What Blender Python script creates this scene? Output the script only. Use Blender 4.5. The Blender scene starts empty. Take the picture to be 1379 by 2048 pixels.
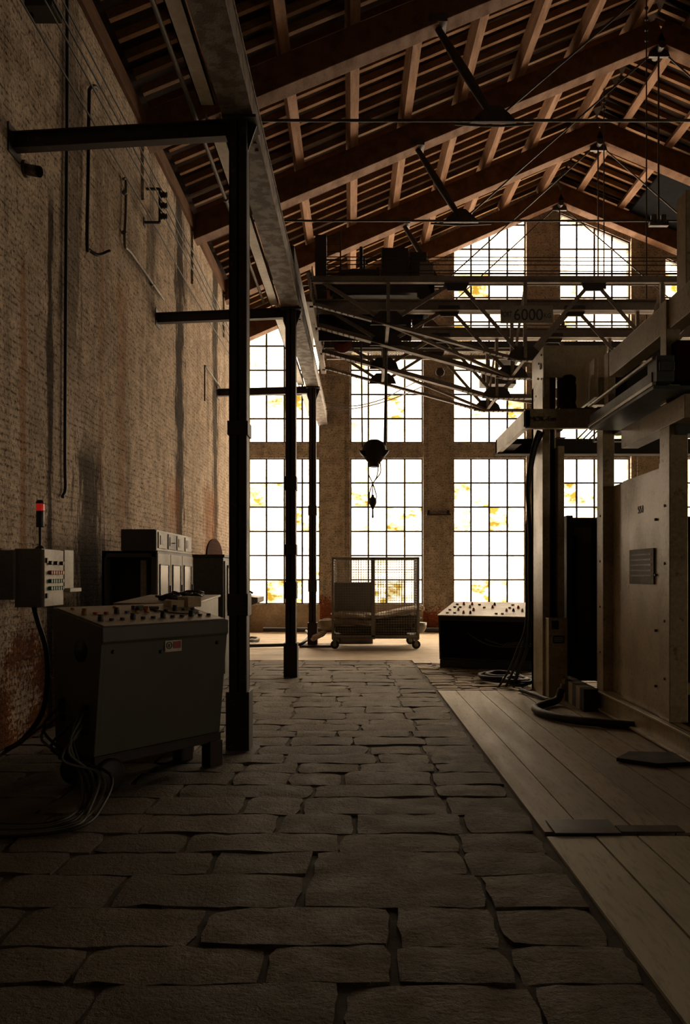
import bpy, math, random
from mathutils import Vector, Matrix
random.seed(7)
S = bpy.context.scene
C = S.collection
F = 1600.0                       # focal length in photo pixels
VX, VY, EYE = 728.0, 1150.0, 1.5 # horizon / vanishing point, camera height
def P(x, y, Y):                  # photo pixel + depth -> world point
    return Vector(((x-VX)*Y/F, Y, EYE-(y-VY)*Y/F))

# ------------------------------------------------------------------ camera
cd = bpy.data.cameras.new('camera'); cam = bpy.data.objects.new('camera', cd); C.objects.link(cam)
cam.location = (0, 0, EYE); cam.rotation_euler = (math.pi/2, 0, 0)
cd.sensor_fit = 'VERTICAL'; cd.sensor_height = 36.0; cd.lens = 36.0*F/2048
cd.shift_x = -(VX-689.5)/2048; cd.shift_y = (VY-1024)/2048
cd.clip_start = 0.05; cd.clip_end = 200
S.camera = cam
# ------------------------------------------------------------------ sky and view
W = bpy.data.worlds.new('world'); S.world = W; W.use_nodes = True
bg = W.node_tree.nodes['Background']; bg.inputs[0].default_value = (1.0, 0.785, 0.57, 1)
# overcast sky shaped to light the hall: dim straight ahead, brighter in other directions
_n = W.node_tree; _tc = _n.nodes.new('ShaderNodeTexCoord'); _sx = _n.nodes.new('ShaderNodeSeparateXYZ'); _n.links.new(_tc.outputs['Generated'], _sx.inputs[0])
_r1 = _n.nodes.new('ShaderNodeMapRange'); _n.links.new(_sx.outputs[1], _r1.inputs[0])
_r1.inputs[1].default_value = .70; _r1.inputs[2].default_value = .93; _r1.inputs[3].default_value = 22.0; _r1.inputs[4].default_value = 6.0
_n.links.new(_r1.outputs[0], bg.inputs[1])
S.view_settings.view_transform = 'Standard'; S.view_settings.look = 'None'
S.view_settings.gamma = 1; S.view_settings.use_curve_mapping = False
S.view_settings.exposure = 0.0
S.cycles.max_bounces = 7; S.cycles.diffuse_bounces = 4; S.cycles.glossy_bounces = 3; S.cycles.transparent_max_bounces = 16
S.cycles.sample_clamp_indirect = 6; S.cycles.use_denoising = True
def portal(x, z, w, h, loc_y=None, rot=(math.pi/2, 0, 0), loc=None):
    l = bpy.data.lights.new('window_portal', 'AREA'); l.shape = 'RECTANGLE'; l.size = w; l.size_y = h
    l.cycles.is_portal = True
    o = bpy.data.objects.new('window_portal', l); C.objects.link(o)
    o.location = loc or (x, loc_y, z); o.rotation_euler = rot
    return o

# ------------------------------------------------------------------ building dimensions
XL, XR = -3.09, 13.6             # side walls
YF, YB = 21.0, -5.0              # far wall face, back wall
YW = 21.15                       # window plane
ZE, ZR = 7.95, 11.5              # eaves and ridge height
def ridge(Y): return 5.33-0.05*(Y-14.5)
def rx(X, Y):                    # roof lines run very slightly out of square
    return X+(X-XL)/8.34*(ridge(Y)-5.25) if X <= 5.25 else X+(XR-X)/8.35*(ridge(Y)-5.25)
def rz(X): return ZE+(X-XL)/8.34*(ZR-ZE) if X <= 5.25 else ZE+(XR-X)/8.35*(ZR-ZE)

# ================================================================== materials
def new_mat(name):
    m = bpy.data.materials.new(name); m.use_nodes = True
    nt = m.node_tree; return m, nt, nt.nodes['Principled BSDF']
def N(nt, typ, ins=None, **kw):
    n = nt.nodes.new(typ)
    for k, v in kw.items(): setattr(n, k, v)
    if ins:
        for k, v in ins.items():
            if hasattr(v, 'is_output') or isinstance(v, bpy.types.NodeSocket): nt.links.new(v, n.inputs[k])
            else: n.inputs[k].default_value = v
    return n
def ramp(nt, fac, a, b, ca=(0, 0, 0, 1), cb=(1, 1, 1, 1)):
    r = nt.nodes.new('ShaderNodeValToRGB'); r.color_ramp.elements[0].position = a; r.color_ramp.elements[1].position = b
    r.color_ramp.elements[0].color = ca; r.color_ramp.elements[1].color = cb; nt.links.new(fac, r.inputs[0]); return r.outputs[0]
def c4(c): return (c[0], c[1], c[2], 1)
def mix(nt, fac, a, b, bt='MIX'):
    n = nt.nodes.new('ShaderNodeMix'); n.data_type = 'RGBA'; n.blend_type = bt
    for i, v in ((0, fac), (6, a), (7, b)):
        if isinstance(v, bpy.types.NodeSocket): nt.links.new(v, n.inputs[i])
        else: n.inputs[i].default_value = v
    return n.outputs[2]
def math_(nt, op, a, b=0.0):
    n = nt.nodes.new('ShaderNodeMath'); n.operation = op
    for i, v in ((0, a), (1, b)):
        if isinstance(v, bpy.types.NodeSocket): nt.links.new(v, n.inputs[i])
        else: n.inputs[i].default_value = v
    return n.outputs[0]
def pos(nt, scale=(1, 1, 1), order=None):
    g = N(nt, 'ShaderNodeNewGeometry'); v = g.outputs['Position']
    if order:
        s = N(nt, 'ShaderNodeSeparateXYZ', {0: v}); c = N(nt, 'ShaderNodeCombineXYZ')
        for i, k in enumerate(order):
            if k is not None: nt.links.new(s.outputs[k], c.inputs[i])
        v = c.outputs[0]
    m = N(nt, 'ShaderNodeMapping', {0: v}); m.inputs['Scale'].default_value = scale
    return m.outputs[0]
def noise(nt, vec, sc, det=4, rough=0.55):
    return N(nt, 'ShaderNodeTexNoise', {'Vector': vec, 'Scale': sc, 'Detail': det, 'Roughness': rough}).outputs['Fac']
def bump(nt, h, bs, strength=0.4, dist=0.01):
    b = N(nt, 'ShaderNodeBump', {'Height': h, 'Strength': strength, 'Distance': dist}); nt.links.new(b.outputs[0], bs.inputs['Normal'])

def paint(name, c1, c2=None, sc=3.0, rough=0.6, metal=0.0, lo=0.4, hi=0.65, bmp=0.15, stretch=(1, 1, 1), chips=None, spec=0.4, grime=True):
    m, nt, bs = new_mat(name)
    c2 = c2 or tuple(x*0.6 for x in c1)
    v = pos(nt, stretch); n = noise(nt, v, sc, 6)
    col = mix(nt, ramp(nt, n, lo, hi), c4(c1), c4(c2))
    if chips:
        col = mix(nt, ramp(nt, noise(nt, v, sc*5, 5, 0.7), 0.60, 0.66), col, c4(chips))
    if grime:
        n3 = noise(nt, v, sc*12, 3)
        col = mix(nt, 0.35, col, mix(nt, ramp(nt, n3, 0.3, 0.75), c4(tuple(x*1.25 for x in c1)), c4(tuple(x*0.5 for x in c2))))
    nt.links.new(col, bs.inputs['Base Color'])
    bs.inputs['Metallic'].default_value = metal; bs.inputs['Specular IOR Level'].default_value = spec
    nt.links.new(ramp(nt, n, 0.2, 0.8, (rough*.8,)*3+(1,), (min(1, rough*1.25),)*3+(1,)), bs.inputs['Roughness'])
    if bmp: bump(nt, noise(nt, v, sc*9, 4), bs, bmp, 0.006)
    return m

def brick_mat(name, order, painted, cp1, cp2, cr1, cr2, cm, low=None, stripes=(), rusts=(), bs_=0.5):
    """painted or bare brickwork; order maps world axes to (along, up)."""
    m, nt, bs = new_mat(name)
    v0 = pos(nt, (1, 1, 1), order)
    wob = N(nt, 'ShaderNodeTexNoise', {'Vector': v0, 'Scale': 3.5, 'Detail': 5})
    w = N(nt, 'ShaderNodeVectorMath', {0: wob.outputs['Color'], 1: (0.5, 0.5, 0.5)}, operation='SUBTRACT')
    w2 = N(nt, 'ShaderNodeVectorMath', {0: w.outputs[0]}, operation='SCALE'); w2.inputs['Scale'].default_value = 0.05
    v = N(nt, 'ShaderNodeVectorMath', {0: v0, 1: w2.outputs[0]}, operation='ADD').outputs[0]
    b = N(nt, 'ShaderNodeTexBrick', {'Vector': v, 'Color1': (0, 0, 0, 1), 'Color2': (1, 1, 1, 1), 'Mortar': (0.5,)*3+(1,), 'Scale': 1.0,
          'Mortar Size': 0.009, 'Mortar Smooth': 0.35, 'Brick Width': 0.25, 'Row Height': 0.066})
    fine = noise(nt, v, 26, 5, 0.65); mid = noise(nt, v, 5, 5, 0.6)
    sep = N(nt, 'ShaderNodeSeparateXYZ', {0: v0})
    brick_tone = N(nt, 'ShaderNodeSeparateColor', {0: b.outputs['Color']}).outputs[0]
    bare = mix(nt, brick_tone, c4(cr1), c4(cr2)); bare = mix(nt, ramp(nt, fine, 0.35, 0.7), bare, c4(tuple(x*.55 for x in cr2)))
    pnt = mix(nt, ramp(nt, mid, 0.38, 0.6), c4(cp1), c4(cp2)); pnt = mix(nt, math_(nt, 'MULTIPLY', ramp(nt, noise(nt, v0, 1.1, 5, .65), .45, .65), .6), pnt, c4(tuple(x*.62 for x in cp1))); pnt = mix(nt, math_(nt, 'MULTIPLY', brick_tone, 0.25), pnt, c4(tuple(x*.6 for x in cp2)))
    pnt = mix(nt, ramp(nt, fine, 0.52, 0.66), pnt, c4(tuple(x*.28 for x in cp2)))
    if painted:
        worn = noise(nt, v0, 0.9, 6, 0.62)
        fac = ramp(nt, worn, 0.60, 0.66)
        if low:
            g = math_(nt, 'MULTIPLY', math_(nt, 'SUBTRACT', low, sep.outputs[1]), 0.24)
            fac = ramp(nt, math_(nt, 'ADD', math_(nt, 'ADD', worn, g), math_(nt, 'MULTIPLY', math_(nt, 'SUBTRACT', fine, 0.5), 0.5)), 0.60, 0.68)
        col = mix(nt, fac, pnt, bare)
    else: col = bare
    dirt = noise(nt, N(nt, 'ShaderNodeMapping', {0: v0, 'Scale': (1.6, 0.16, 1)}).outputs[0], 1.6, 6, 0.6)
    col = mix(nt, math_(nt, 'MULTIPLY', ramp(nt, dirt, 0.5, 0.75), 0.55), col, (0.035, 0.03, 0.025, 1))
    brk = noise(nt, N(nt, 'ShaderNodeMapping', {0: v0, 'Scale': (3, 0.5, 1)}).outputs[0], 3.0, 5, 0.7)
    for (c, wd, ztop, zbot, amt, colr) in list(stripes)+list(rusts):
        d = math_(nt, 'ABSOLUTE', math_(nt, 'SUBTRACT', sep.outputs[0], c))
        d = math_(nt, 'ADD', math_(nt, 'DIVIDE', d, wd), math_(nt, 'MULTIPLY', math_(nt, 'SUBTRACT', brk, 0.5), 3.4))
        f = ramp(nt, d, 0.55, 1.35, (1, 1, 1, 1), (0, 0, 0, 1))
        t = ramp(nt, math_(nt, 'SUBTRACT', ztop, sep.outputs[1]), 0.0, 0.35)
        bt = ramp(nt, math_(nt, 'SUBTRACT', sep.outputs[1], zbot), 0.0, 0.9)
        f = math_(nt, 'MULTIPLY', math_(nt, 'MULTIPLY', f, t), math_(nt, 'MULTIPLY', bt, amt))
        col = mix(nt, f, col, c4(colr))
    col = mix(nt, math_(nt, 'MULTIPLY', b.outputs['Fac'], ramp(nt, math_(nt, 'ADD', math_(nt, 'MULTIPLY', fine, .5), math_(nt, 'MULTIPLY', mid, .5)), 0.48, 0.66)), col, c4(cm))
    nt.links.new(col, bs.inputs['Base Color']); bs.inputs['Roughness'].default_value = 0.95; bs.inputs['Specular IOR Level'].default_value = 0.04
    h = math_(nt, 'SUBTRACT', math_(nt, 'ADD', math_(nt, 'MULTIPLY', fine, 1.3), math_(nt, 'MULTIPLY', brick_tone, 0.25)), math_(nt, 'MULTIPLY', b.outputs['Fac'], 1.0))
    bump(nt, h, bs, bs_, 0.03)
    return m

def island_mat(name, c1, c2, c3, sc, rough, grain=(1, 1, 1), bmp=0.5, dist=0.02, spots=0.0):
    """tone varies per slab or board"""
    m, nt, bs = new_mat(name)
    g = N(nt, 'ShaderNodeNewGeometry'); r = g.outputs['Random Per Island']
    v = pos(nt, grain); n = noise(nt, v, sc, 6, 0.62); n2 = noise(nt, v, sc*6, 5, 0.7)
    col = mix(nt, ramp(nt, r, .2, .8), c4(c1), c4(c2)); col = mix(nt, ramp(nt, n, 0.4, 0.7), col, c4(c3))
    col = mix(nt, ramp(nt, n2, 0.5, 0.75), col, c4(tuple(x*.45 for x in c3)))
    big = noise(nt, pos(nt), 0.9, 3)
    col = mix(nt, math_(nt, 'MULTIPLY', ramp(nt, big, 0.45, 0.7), 0.5), col, c4(tuple(x*.5 for x in c1)))
    nt.links.new(col, bs.inputs['Base Color'])
    nt.links.new(ramp(nt, n, 0.3, 0.7, (rough*.85,)*3+(1,), (min(1, rough*1.15),)*3+(1,)), bs.inputs['Roughness'])
    bump(nt, math_(nt, 'ADD', n2, math_(nt, 'ADD', math_(nt, 'MULTIPLY', n, 1.2), math_(nt, 'MULTIPLY', noise(nt, v, sc*14, 3, .8), .5))), bs, bmp, dist)
    return m

def pane_mat():
    """dusty panes: clear ones blow out, some carry yellow brown stains"""
    m = bpy.data.materials.new('stained_glass_pane'); m.use_nodes = True; nt = m.node_tree
    nt.nodes.remove(nt.nodes['Principled BSDF']); out = nt.nodes['Material Output']
    g = N(nt, 'ShaderNodeNewGeometry'); r = g.outputs['Random Per Island']
    v = pos(nt, (1.3, 1, 2.2)); off = N(nt, 'ShaderNodeCombineXYZ', {0: math_(nt, 'MULTIPLY', r, 57.0), 2: math_(nt, 'MULTIPLY', r, 31.0)})
    v = N(nt, 'ShaderNodeVectorMath', {0: v, 1: off.outputs[0]}, operation='ADD').outputs[0]
    n = noise(nt, v, 2.2, 6, 0.6)
    th = ramp(nt, r, 0.5, 1.0)                      # how dirty this pane is
    f = ramp(nt, math_(nt, 'ADD', n, math_(nt, 'MULTIPLY', th, 0.26)), 0.62, 0.82)
    col = mix(nt, f, (1, 1, 1, 1), (0.22, 0.17, 0.03, 1))
    f2 = ramp(nt, math_(nt, 'ADD', noise(nt, v, 1.3, 4), math_(nt, 'MULTIPLY', th, .12)), 0.52, 0.66)
    col = mix(nt, math_(nt, 'MULTIPLY', f2, 0.7), col, (0.5, 0.42, 0.16, 1), 'MULTIPLY')
    t = N(nt, 'ShaderNodeBsdfTransparent', {0: col}); gl = N(nt, 'ShaderNodeBsdfGlossy', {0: (0.8, 0.8, 0.8, 1), 1: 0.25})
    mx = N(nt, 'ShaderNodeMixShader', {0: 0.04}); nt.links.new(t.outputs[0], mx.inputs[1]); nt.links.new(gl.outputs[0], mx.inputs[2])
    nt.links.new(mx.outputs[0], out.inputs[0])
    return m

M = {}
M['pane'] = pane_mat()
SOOT = (0.022, 0.02, 0.019); RUST = (0.30, 0.11, 0.03)
M['wall_left'] = brick_mat('painted_brick_left', (1, 2, None), True, (0.72, 0.585, 0.46), (0.52, 0.415, 0.32), (0.30, 0.11, 0.035), (0.20, 0.08, 0.035), (0.035, 0.028, 0.022), low=1.25,
    stripes=[(7.87, .10, 5.4, -1, .85, SOOT), (8.4, .35, 9, 3.2, .55, SOOT), (13.4, .38, 9, 0.6, .9, SOOT), (11.6, .25, 9, 5.0, .55, SOOT), (16.6, .35, 9, 1.5, .85, SOOT), (9.0, .5, 3.1, 0.3, .8, SOOT), (19.4, .3, 8, 2.0, .6, SOOT)],
    rusts=[(7.25, .09, 4.6, 0.5, .5, RUST), (10.2, .25, 5.4, 1.5, .35, RUST), (13.0, .5, 3.2, 1.7, .45, RUST), (16.0, .7, 3.4, 1.4, .55, RUST), (9.4, .1, 6, 2, .35, RUST)], bs_=1.0)
M['wall_far'] = brick_mat('painted_brick_far', (0, 2, None), True, (0.44, 0.37, 0.29), (0.32, 0.27, 0.21), (0.30, 0.085, 0.03), (0.20, 0.06, 0.025), (0.06, 0.05, 0.04), low=1.2, bs_=0.4)
M['plaster'] = paint('sill_plaster', (0.42, 0.34, 0.24), (0.22, 0.18, 0.13), 1.8, 0.9, bmp=0.3)
M['dark_wall'] = paint('sooty_wall', (0.09, 0.075, 0.06), (0.05, 0.04, 0.035), 1.0, 0.95)
M['stone'] = island_mat('worn_paving_stone', (0.17, 0.132, 0.088), (0.095, 0.073, 0.052), (0.135, 0.108, 0.066), 5.0, 0.72, (1, 1, 1), 1.0, 0.02)
M['joint'] = paint('floor_joint_dirt', (0.085, 0.066, 0.048), (0.05, 0.04, 0.03), 6, 0.95, bmp=0.4)
M['crazy'] = island_mat('broken_paving', (0.36, 0.29, 0.205), (0.22, 0.175, 0.12), (0.28, 0.22, 0.155), 4, 0.8, (1, 1, 1), 0.5, 0.012)
M['board'] = island_mat('grey_floor_board', (0.48, 0.40, 0.30), (0.34, 0.285, 0.21), (0.38, 0.32, 0.23), 1.1, 0.62, (5, 0.7, 1), 0.25, 0.006)
M['boardn'] = island_mat('pale_floor_board', (0.70, 0.67, 0.50), (0.58, 0.55, 0.41), (0.60, 0.56, 0.42), 1.1, 0.62, (5, 0.7, 1), 0.25, 0.006)
M['concrete'] = island_mat('dusty_concrete', (0.50, 0.40, 0.27), (0.46, 0.365, 0.25), (0.36, 0.28, 0.19), 1.0, 0.7, (0.6, 2.5, 1), 0.3, 0.01)
M['timber'] = paint('roof_timber', (0.125, 0.055, 0.021), (0.06, 0.026, 0.011), 2.2, 0.75, stretch=(2.5, 1, 2.5), bmp=0.35, spec=0.25)
M['purlin'] = paint('purlin_timber', (0.24, 0.13, 0.075), (0.13, 0.068, 0.036), 2.0, 0.75, stretch=(6, 0.8, 6), bmp=0.35, spec=0.25)
M['batten'] = paint('rafter_timber', (0.22, 0.115, 0.052), (0.11, 0.055, 0.025), 2.4, 0.8, stretch=(1, 3, 2), bmp=0.3, spec=0.2)
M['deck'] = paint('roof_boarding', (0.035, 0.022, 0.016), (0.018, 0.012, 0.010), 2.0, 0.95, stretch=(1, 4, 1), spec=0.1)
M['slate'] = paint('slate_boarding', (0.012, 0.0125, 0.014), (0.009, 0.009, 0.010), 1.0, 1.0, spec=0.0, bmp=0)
M['iron'] = paint('black_iron', (0.022, 0.018, 0.016), (0.045, 0.028, 0.02), 4, 0.55, 0.3, bmp=0.2)
M['rod'] = paint('steel_rod', (0.06, 0.05, 0.045), (0.03, 0.025, 0.022), 5, 0.45, 0.5)
M['column'] = paint('dark_column_paint', (0.022, 0.018, 0.018), (0.04, 0.022, 0.018), 3, 0.55, 0.1, chips=(0.10, 0.055, 0.03))
M['rail'] = paint('rusting_grey_beam', (0.155, 0.13, 0.105), (0.045, 0.022, 0.014), 7.0, 0.6, 0.1, 0.46, 0.54, 0.4, chips=(0.09, 0.04, 0.022))
M['crane'] = paint('sooty_crane_steel', (0.26, 0.215, 0.175), (0.15, 0.12, 0.10), 3.0, 0.6, 0.1, bmp=0.2)
M['crane_dark'] = paint('dark_crane_steel', (0.03, 0.026, 0.025), (0.05, 0.04, 0.034), 3.0, 0.6, 0.1, bmp=0.2)
M['maroon'] = paint('maroon_steel', (0.04, 0.010, 0.008), (0.025, 0.010, 0.008), 3.0, 0.9, spec=0.0)
M['cream'] = paint('cream_machine_paint', (0.44, 0.37, 0.235), (0.27, 0.22, 0.13), 2.6, 0.36, 0.0, 0.45, 0.62, 0.10, (1, 1, 1), chips=(0.14, 0.09, 0.05), spec=0.5)
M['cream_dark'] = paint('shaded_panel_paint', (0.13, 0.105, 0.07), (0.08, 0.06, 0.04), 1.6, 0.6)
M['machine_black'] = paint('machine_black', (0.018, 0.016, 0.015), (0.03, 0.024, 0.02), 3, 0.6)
M['greygreen'] = paint('grey_green_machine_paint', (0.115, 0.12, 0.10), (0.085, 0.088, 0.072), 1.8, 0.5, chips=(0.05, 0.04, 0.03))
M['blue_grey'] = paint('blue_grey_paint', (0.10, 0.115, 0.125), (0.06, 0.07, 0.078), 2, 0.5)
M['desk'] = paint('desk_grey_paint', (0.085, 0.09, 0.07), (0.07, 0.073, 0.057), 1.6, 0.5, spec=0.4, grime=False, bmp=0.05)
M['desk_top'] = paint('desk_panel_paint', (0.42, 0.36, 0.28), (0.33, 0.28, 0.22), 3, 0.45)
M['desk_dark'] = paint('dark_desk_paint', (0.035, 0.034, 0.032), (0.022, 0.02, 0.02), 3, 0.5)
M['cabinet'] = paint('cabinet_paint', (0.30, 0.265, 0.21), (0.22, 0.19, 0.15), 2.5, 0.45)
M['cabinet_dark'] = paint('charcoal_cabinet', (0.055, 0.052, 0.05), (0.04, 0.038, 0.036), 2.5, 0.5)
M['ctrl_box'] = paint('control_box_grey', (0.12, 0.115, 0.10), (0.09, 0.085, 0.075), 3, 0.5)
M['ctrl_door'] = paint('control_box_door', (0.40, 0.36, 0.29), (0.32, 0.28, 0.225), 3, 0.5)
M['rubber'] = paint('black_rubber', (0.014, 0.013, 0.013), (0.025, 0.023, 0.021), 6, 0.55)
M['cable_grey'] = paint('grey_cable', (0.12, 0.12, 0.10), (0.08, 0.08, 0.07), 6, 0.5)
M['mirror'] = paint('cabinet_glass', (0.32, 0.29, 0.25), (0.25, 0.23, 0.2), 2, 0.2, 0.5, bmp=0, grime=False)
M['white'] = paint('white_paint', (0.62, 0.56, 0.45), (0.5, 0.45, 0.36), 4, 0.5)
M['duct'] = paint('pale_sheet_metal', (0.5, 0.47, 0.41), (0.42, 0.39, 0.33), 1.5, 0.4, 0.2)
M['card'] = paint('cardboard_box', (0.52, 0.42, 0.28), (0.44, 0.35, 0.23), 4, 0.7)
M['sack'] = paint('dusty_tarpaulin', (0.50, 0.41, 0.31), (0.30, 0.24, 0.18), 5, 0.8, bmp=0.5)
M['sack_dark'] = paint('dark_tarpaulin', (0.10, 0.08, 0.062), (0.06, 0.05, 0.04), 5, 0.7, bmp=0.5)
M['cart'] = paint('galvanised_cart_steel', (0.26, 0.235, 0.20), (0.17, 0.15, 0.125), 5, 0.45, 0.5)
M['sheet'] = paint('grey_steel_sheet', (0.15, 0.135, 0.115), (0.11, 0.10, 0.085), 2, 0.5, 0.2)
M['arch'] = brick_mat('dark_red_brick', (1, 2, None), False, (0, 0, 0), (0, 0, 0), (0.06, 0.014, 0.006), (0.035, 0.010, 0.005), (0.015, 0.008, 0.006))
for k, c in dict(red=(0.45, 0.03, 0.02), blue=(0.05, 0.12, 0.35), green=(0.03, 0.16, 0.09), black=(0.02, 0.02, 0.02), amber=(0.5, 0.22, 0.03), ink=(0.02, 0.018, 0.016), yellow=(0.45, 0.30, 0.03), label_red=(0.3, 0.02, 0.03), navy=(0.025, 0.04, 0.10)).items():
    M[k] = paint(k+'_plastic', c, None, 8, 0.45, bmp=0, grime=False)
def lens():
    m, nt, bs = new_mat('red_signal_lens'); bs.inputs['Base Color'].default_value = (0.5, 0.01, 0.01, 1); bs.inputs['Roughness'].default_value = 0.25
    bs.inputs['Emission Color'].default_value = (1, 0.03, 0.02, 1); bs.inputs['Emission Strength'].default_value = 0.18; return m
M['lens'] = lens()

# ================================================================== mesh tools
class MB:
    def __init__(s, T=None): s.v = []; s.f = []; s.sm = []; s.T = T or Matrix.Identity(4)
    def add(s, vs, fs, smooth=False):
        b = len(s.v); s.v += [s.T @ Vector(p) for p in vs]; s.f += [tuple(i+b for i in f) for f in fs]; s.sm += [smooth]*len(fs); return s
    def box(s, a, b):
        (x0, y0, z0), (x1, y1, z1) = a, b
        x0, x1 = sorted((x0, x1)); y0, y1 = sorted((y0, y1)); z0, z1 = sorted((z0, z1))
        return s.add([(x0, y0, z0), (x1, y0, z0), (x1, y1, z0), (x0, y1, z0), (x0, y0, z1), (x1, y0, z1), (x1, y1, z1), (x0, y1, z1)],
                     [(0, 3, 2, 1), (4, 5, 6, 7), (0, 1, 5, 4), (1, 2, 6, 5), (2, 3, 7, 6), (3, 0, 4, 7)])
    def beam(s, p, q, w, h, up=(0, 0, 1)):       # bar from p to q, w across, h along up
        p, q = Vector(p), Vector(q); d = (q-p).normalized(); up = Vector(up)
        if abs(d.dot(up)) > 0.98: up = Vector((0, 1, 0))
        sx = d.cross(up).normalized(); u = sx.cross(d).normalized(); sx *= w/2; u *= h/2
        return s.add([p-sx-u, p+sx-u, p+sx+u, p-sx+u, q-sx-u, q+sx-u, q+sx+u, q-sx+u],
                     [(0, 1, 2, 3), (4, 7, 6, 5), (0, 4, 5, 1), (1, 5, 6, 2), (2, 6, 7, 3), (3, 7, 4, 0)])
    def angle(s, p, q, w, t=0.012, up=(0, 0, 1)): # rolled steel angle
        p, q = Vector(p), Vector(q); d = (q-p).normalized(); u = Vector(up)
        if abs(d.dot(u)) > 0.98: u = Vector((1, 0, 0))
        sx = d.cross(u).normalized(); uu = sx.cross(d).normalized()
        s.beam(p, q, w, t, u); o = uu*(w/2)+sx*(w/2-t/2); s.beam(p+o, q+o, t, w, u); return s
    def tube(s, pts, r, n=8, cap=True):
        pts = [Vector(p) for p in pts]; rr = r if isinstance(r, (list, tuple)) else [r]*len(pts)
        t0 = (pts[1]-pts[0]).normalized(); a = t0.orthogonal().normalized(); vs = []; fs = []
        for i, p in enumerate(pts):
            t = ((pts[i+1] if i+1 < len(pts) else p)-(pts[i-1] if i else p)).normalized()
            a = (a-t*a.dot(t)).normalized(); b = t.cross(a)
            for k in range(n):
                g = 2*math.pi*k/n; vs.append(p+(a*math.cos(g)+b*math.sin(g))*rr[i])
        for i in range(len(pts)-1):
            for k in range(n): fs.append((i*n+k, i*n+(k+1) % n, (i+1)*n+(k+1) % n, (i+1)*n+k))
        s.add(vs, fs, True)
        if cap:
            s.add(vs[:n], [tuple(range(n-1, -1, -1))]); s.add(vs[-n:], [tuple(range(n))])
        return s
    def cyl(s, p, q, r, n=16, r2=None): return s.tube([p, q], [r, r2 if r2 is not None else r], n)
    def lathe(s, prof, c=(0, 0, 0), n=20, axis='Z'):
        vs = []; fs = []
        for (r, h) in prof:
            for k in range(n):
                g = 2*math.pi*k/n; a, b = r*math.cos(g), r*math.sin(g)
                p = {'Z': (a, b, h), 'Y': (a, h, b), 'X': (h, a, b)}[axis]; vs.append((p[0]+c[0], p[1]+c[1], p[2]+c[2]))
        for i in range(len(prof)-1):
            for k in range(n): fs.append((i*n+k, i*n+(k+1) % n, (i+1)*n+(k+1) % n, (i+1)*n+k))
        fs.append(tuple(range(n-1, -1, -1))); m = (len(prof)-1)*n; fs.append(tuple(m+k for k in range(n)))
        return s.add(vs, fs, True)
    def prism(s, poly, axis, a, b):              # closed polygon extruded along an axis
        def pt(u, v, w): return {'X': (w, u, v), 'Y': (u, w, v), 'Z': (u, v, w)}[axis]
        n = len(poly); vs = [pt(u, v, a) for u, v in poly]+[pt(u, v, b) for u, v in poly]
        return s.add(vs, [tuple(range(n)), tuple(range(2*n-1, n-1, -1))]+[(i, (i+1) % n, n+(i+1) % n, n+i) for i in range(n)])
    def build(s, name, mat, parent=None, bevel=0.0, kind=None, base=True):
        me = bpy.data.meshes.new(name)
        vs = s.v
        if parent is None:
            xs = [p.x for p in vs]; ys = [p.y for p in vs]; zs = [p.z for p in vs]
            o0 = Vector(((min(xs)+max(xs))/2, (min(ys)+max(ys))/2, min(zs)))
        else: o0 = Vector((parent.get('_wx', 0), parent.get('_wy', 0), parent.get('_wz', 0)))
        me.from_pydata([tuple(p-o0) for p in vs], [], s.f); me.validate()
        me.polygons.foreach_set('use_smooth', s.sm[:len(me.polygons)] if len(s.sm) == len(me.polygons) else [False]*len(me.polygons))
        me.materials.append(M[mat] if isinstance(mat, str) else mat)
        import bmesh as _b
        bm = _b.new(); bm.from_mesh(me); _b.ops.recalc_face_normals(bm, faces=bm.faces); bm.to_mesh(me); bm.free()
        o = bpy.data.objects.new(name, me); C.objects.link(o)
        if parent is None: o.location = o0
        else: o.parent = parent
        o['_wx'], o['_wy'], o['_wz'] = o0
        if bevel: md = o.modifiers.new('bevel', 'BEVEL'); md.width = bevel; md.segments = 2; md.limit_method = 'ANGLE'
        if kind: o['kind'] = kind
        return o
def tag(o, label, cat, group=None, kind=None):
    o['label'] = label; o['category'] = cat
    if group: o['group'] = group
    if kind: o['kind'] = kind
    return o
def thing(name, label, cat, loc, group=None, kind=None):
    o = bpy.data.objects.new(name, None); C.objects.link(o); o.location = loc; o.empty_display_size = 0.1
    o['_wx'], o['_wy'], o['_wz'] = loc
    return tag(o, label, cat, group, kind)
def text_into(mb, body, size, T, depth=0.002):   # lettering as real mesh, T maps text plane -> world
    cu = bpy.data.curves.new('lettering', 'FONT'); cu.body = body; cu.size = size; cu.extrude = depth; cu.align_x = 'CENTER'; cu.align_y = 'CENTER'
    o = bpy.data.objects.new('lettering', cu); C.objects.link(o); bpy.context.view_layer.update()
    me = bpy.data.meshes.new_from_object(o.evaluated_get(bpy.context.evaluated_depsgraph_get()))
    mb.add([T @ v.co for v in me.vertices], [tuple(p.vertices) for p in me.polygons])
    bpy.data.objects.remove(o); bpy.data.curves.remove(cu); bpy.data.meshes.remove(me)
    return mb
FACING = Matrix.Rotation(math.pi/2, 4, 'X')      # text standing upright, facing -Y
def spline(pts, n=6):                            # Catmull-Rom through points
    pts = [Vector(p) for p in pts]; out = []; q = [pts[0]*2-pts[1]]+pts+[pts[-1]*2-pts[-2]]
    for i in range(1, len(q)-2):
        for k in range(n):
            t = k/n; a, b, c, d = q[i-1], q[i], q[i+1], q[i+2]
            out.append(0.5*((2*b)+(c-a)*t+(2*a-5*b+4*c-d)*t*t+(3*b-a-3*c+d)*t**3))
    return out+[pts[-1]]
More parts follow.
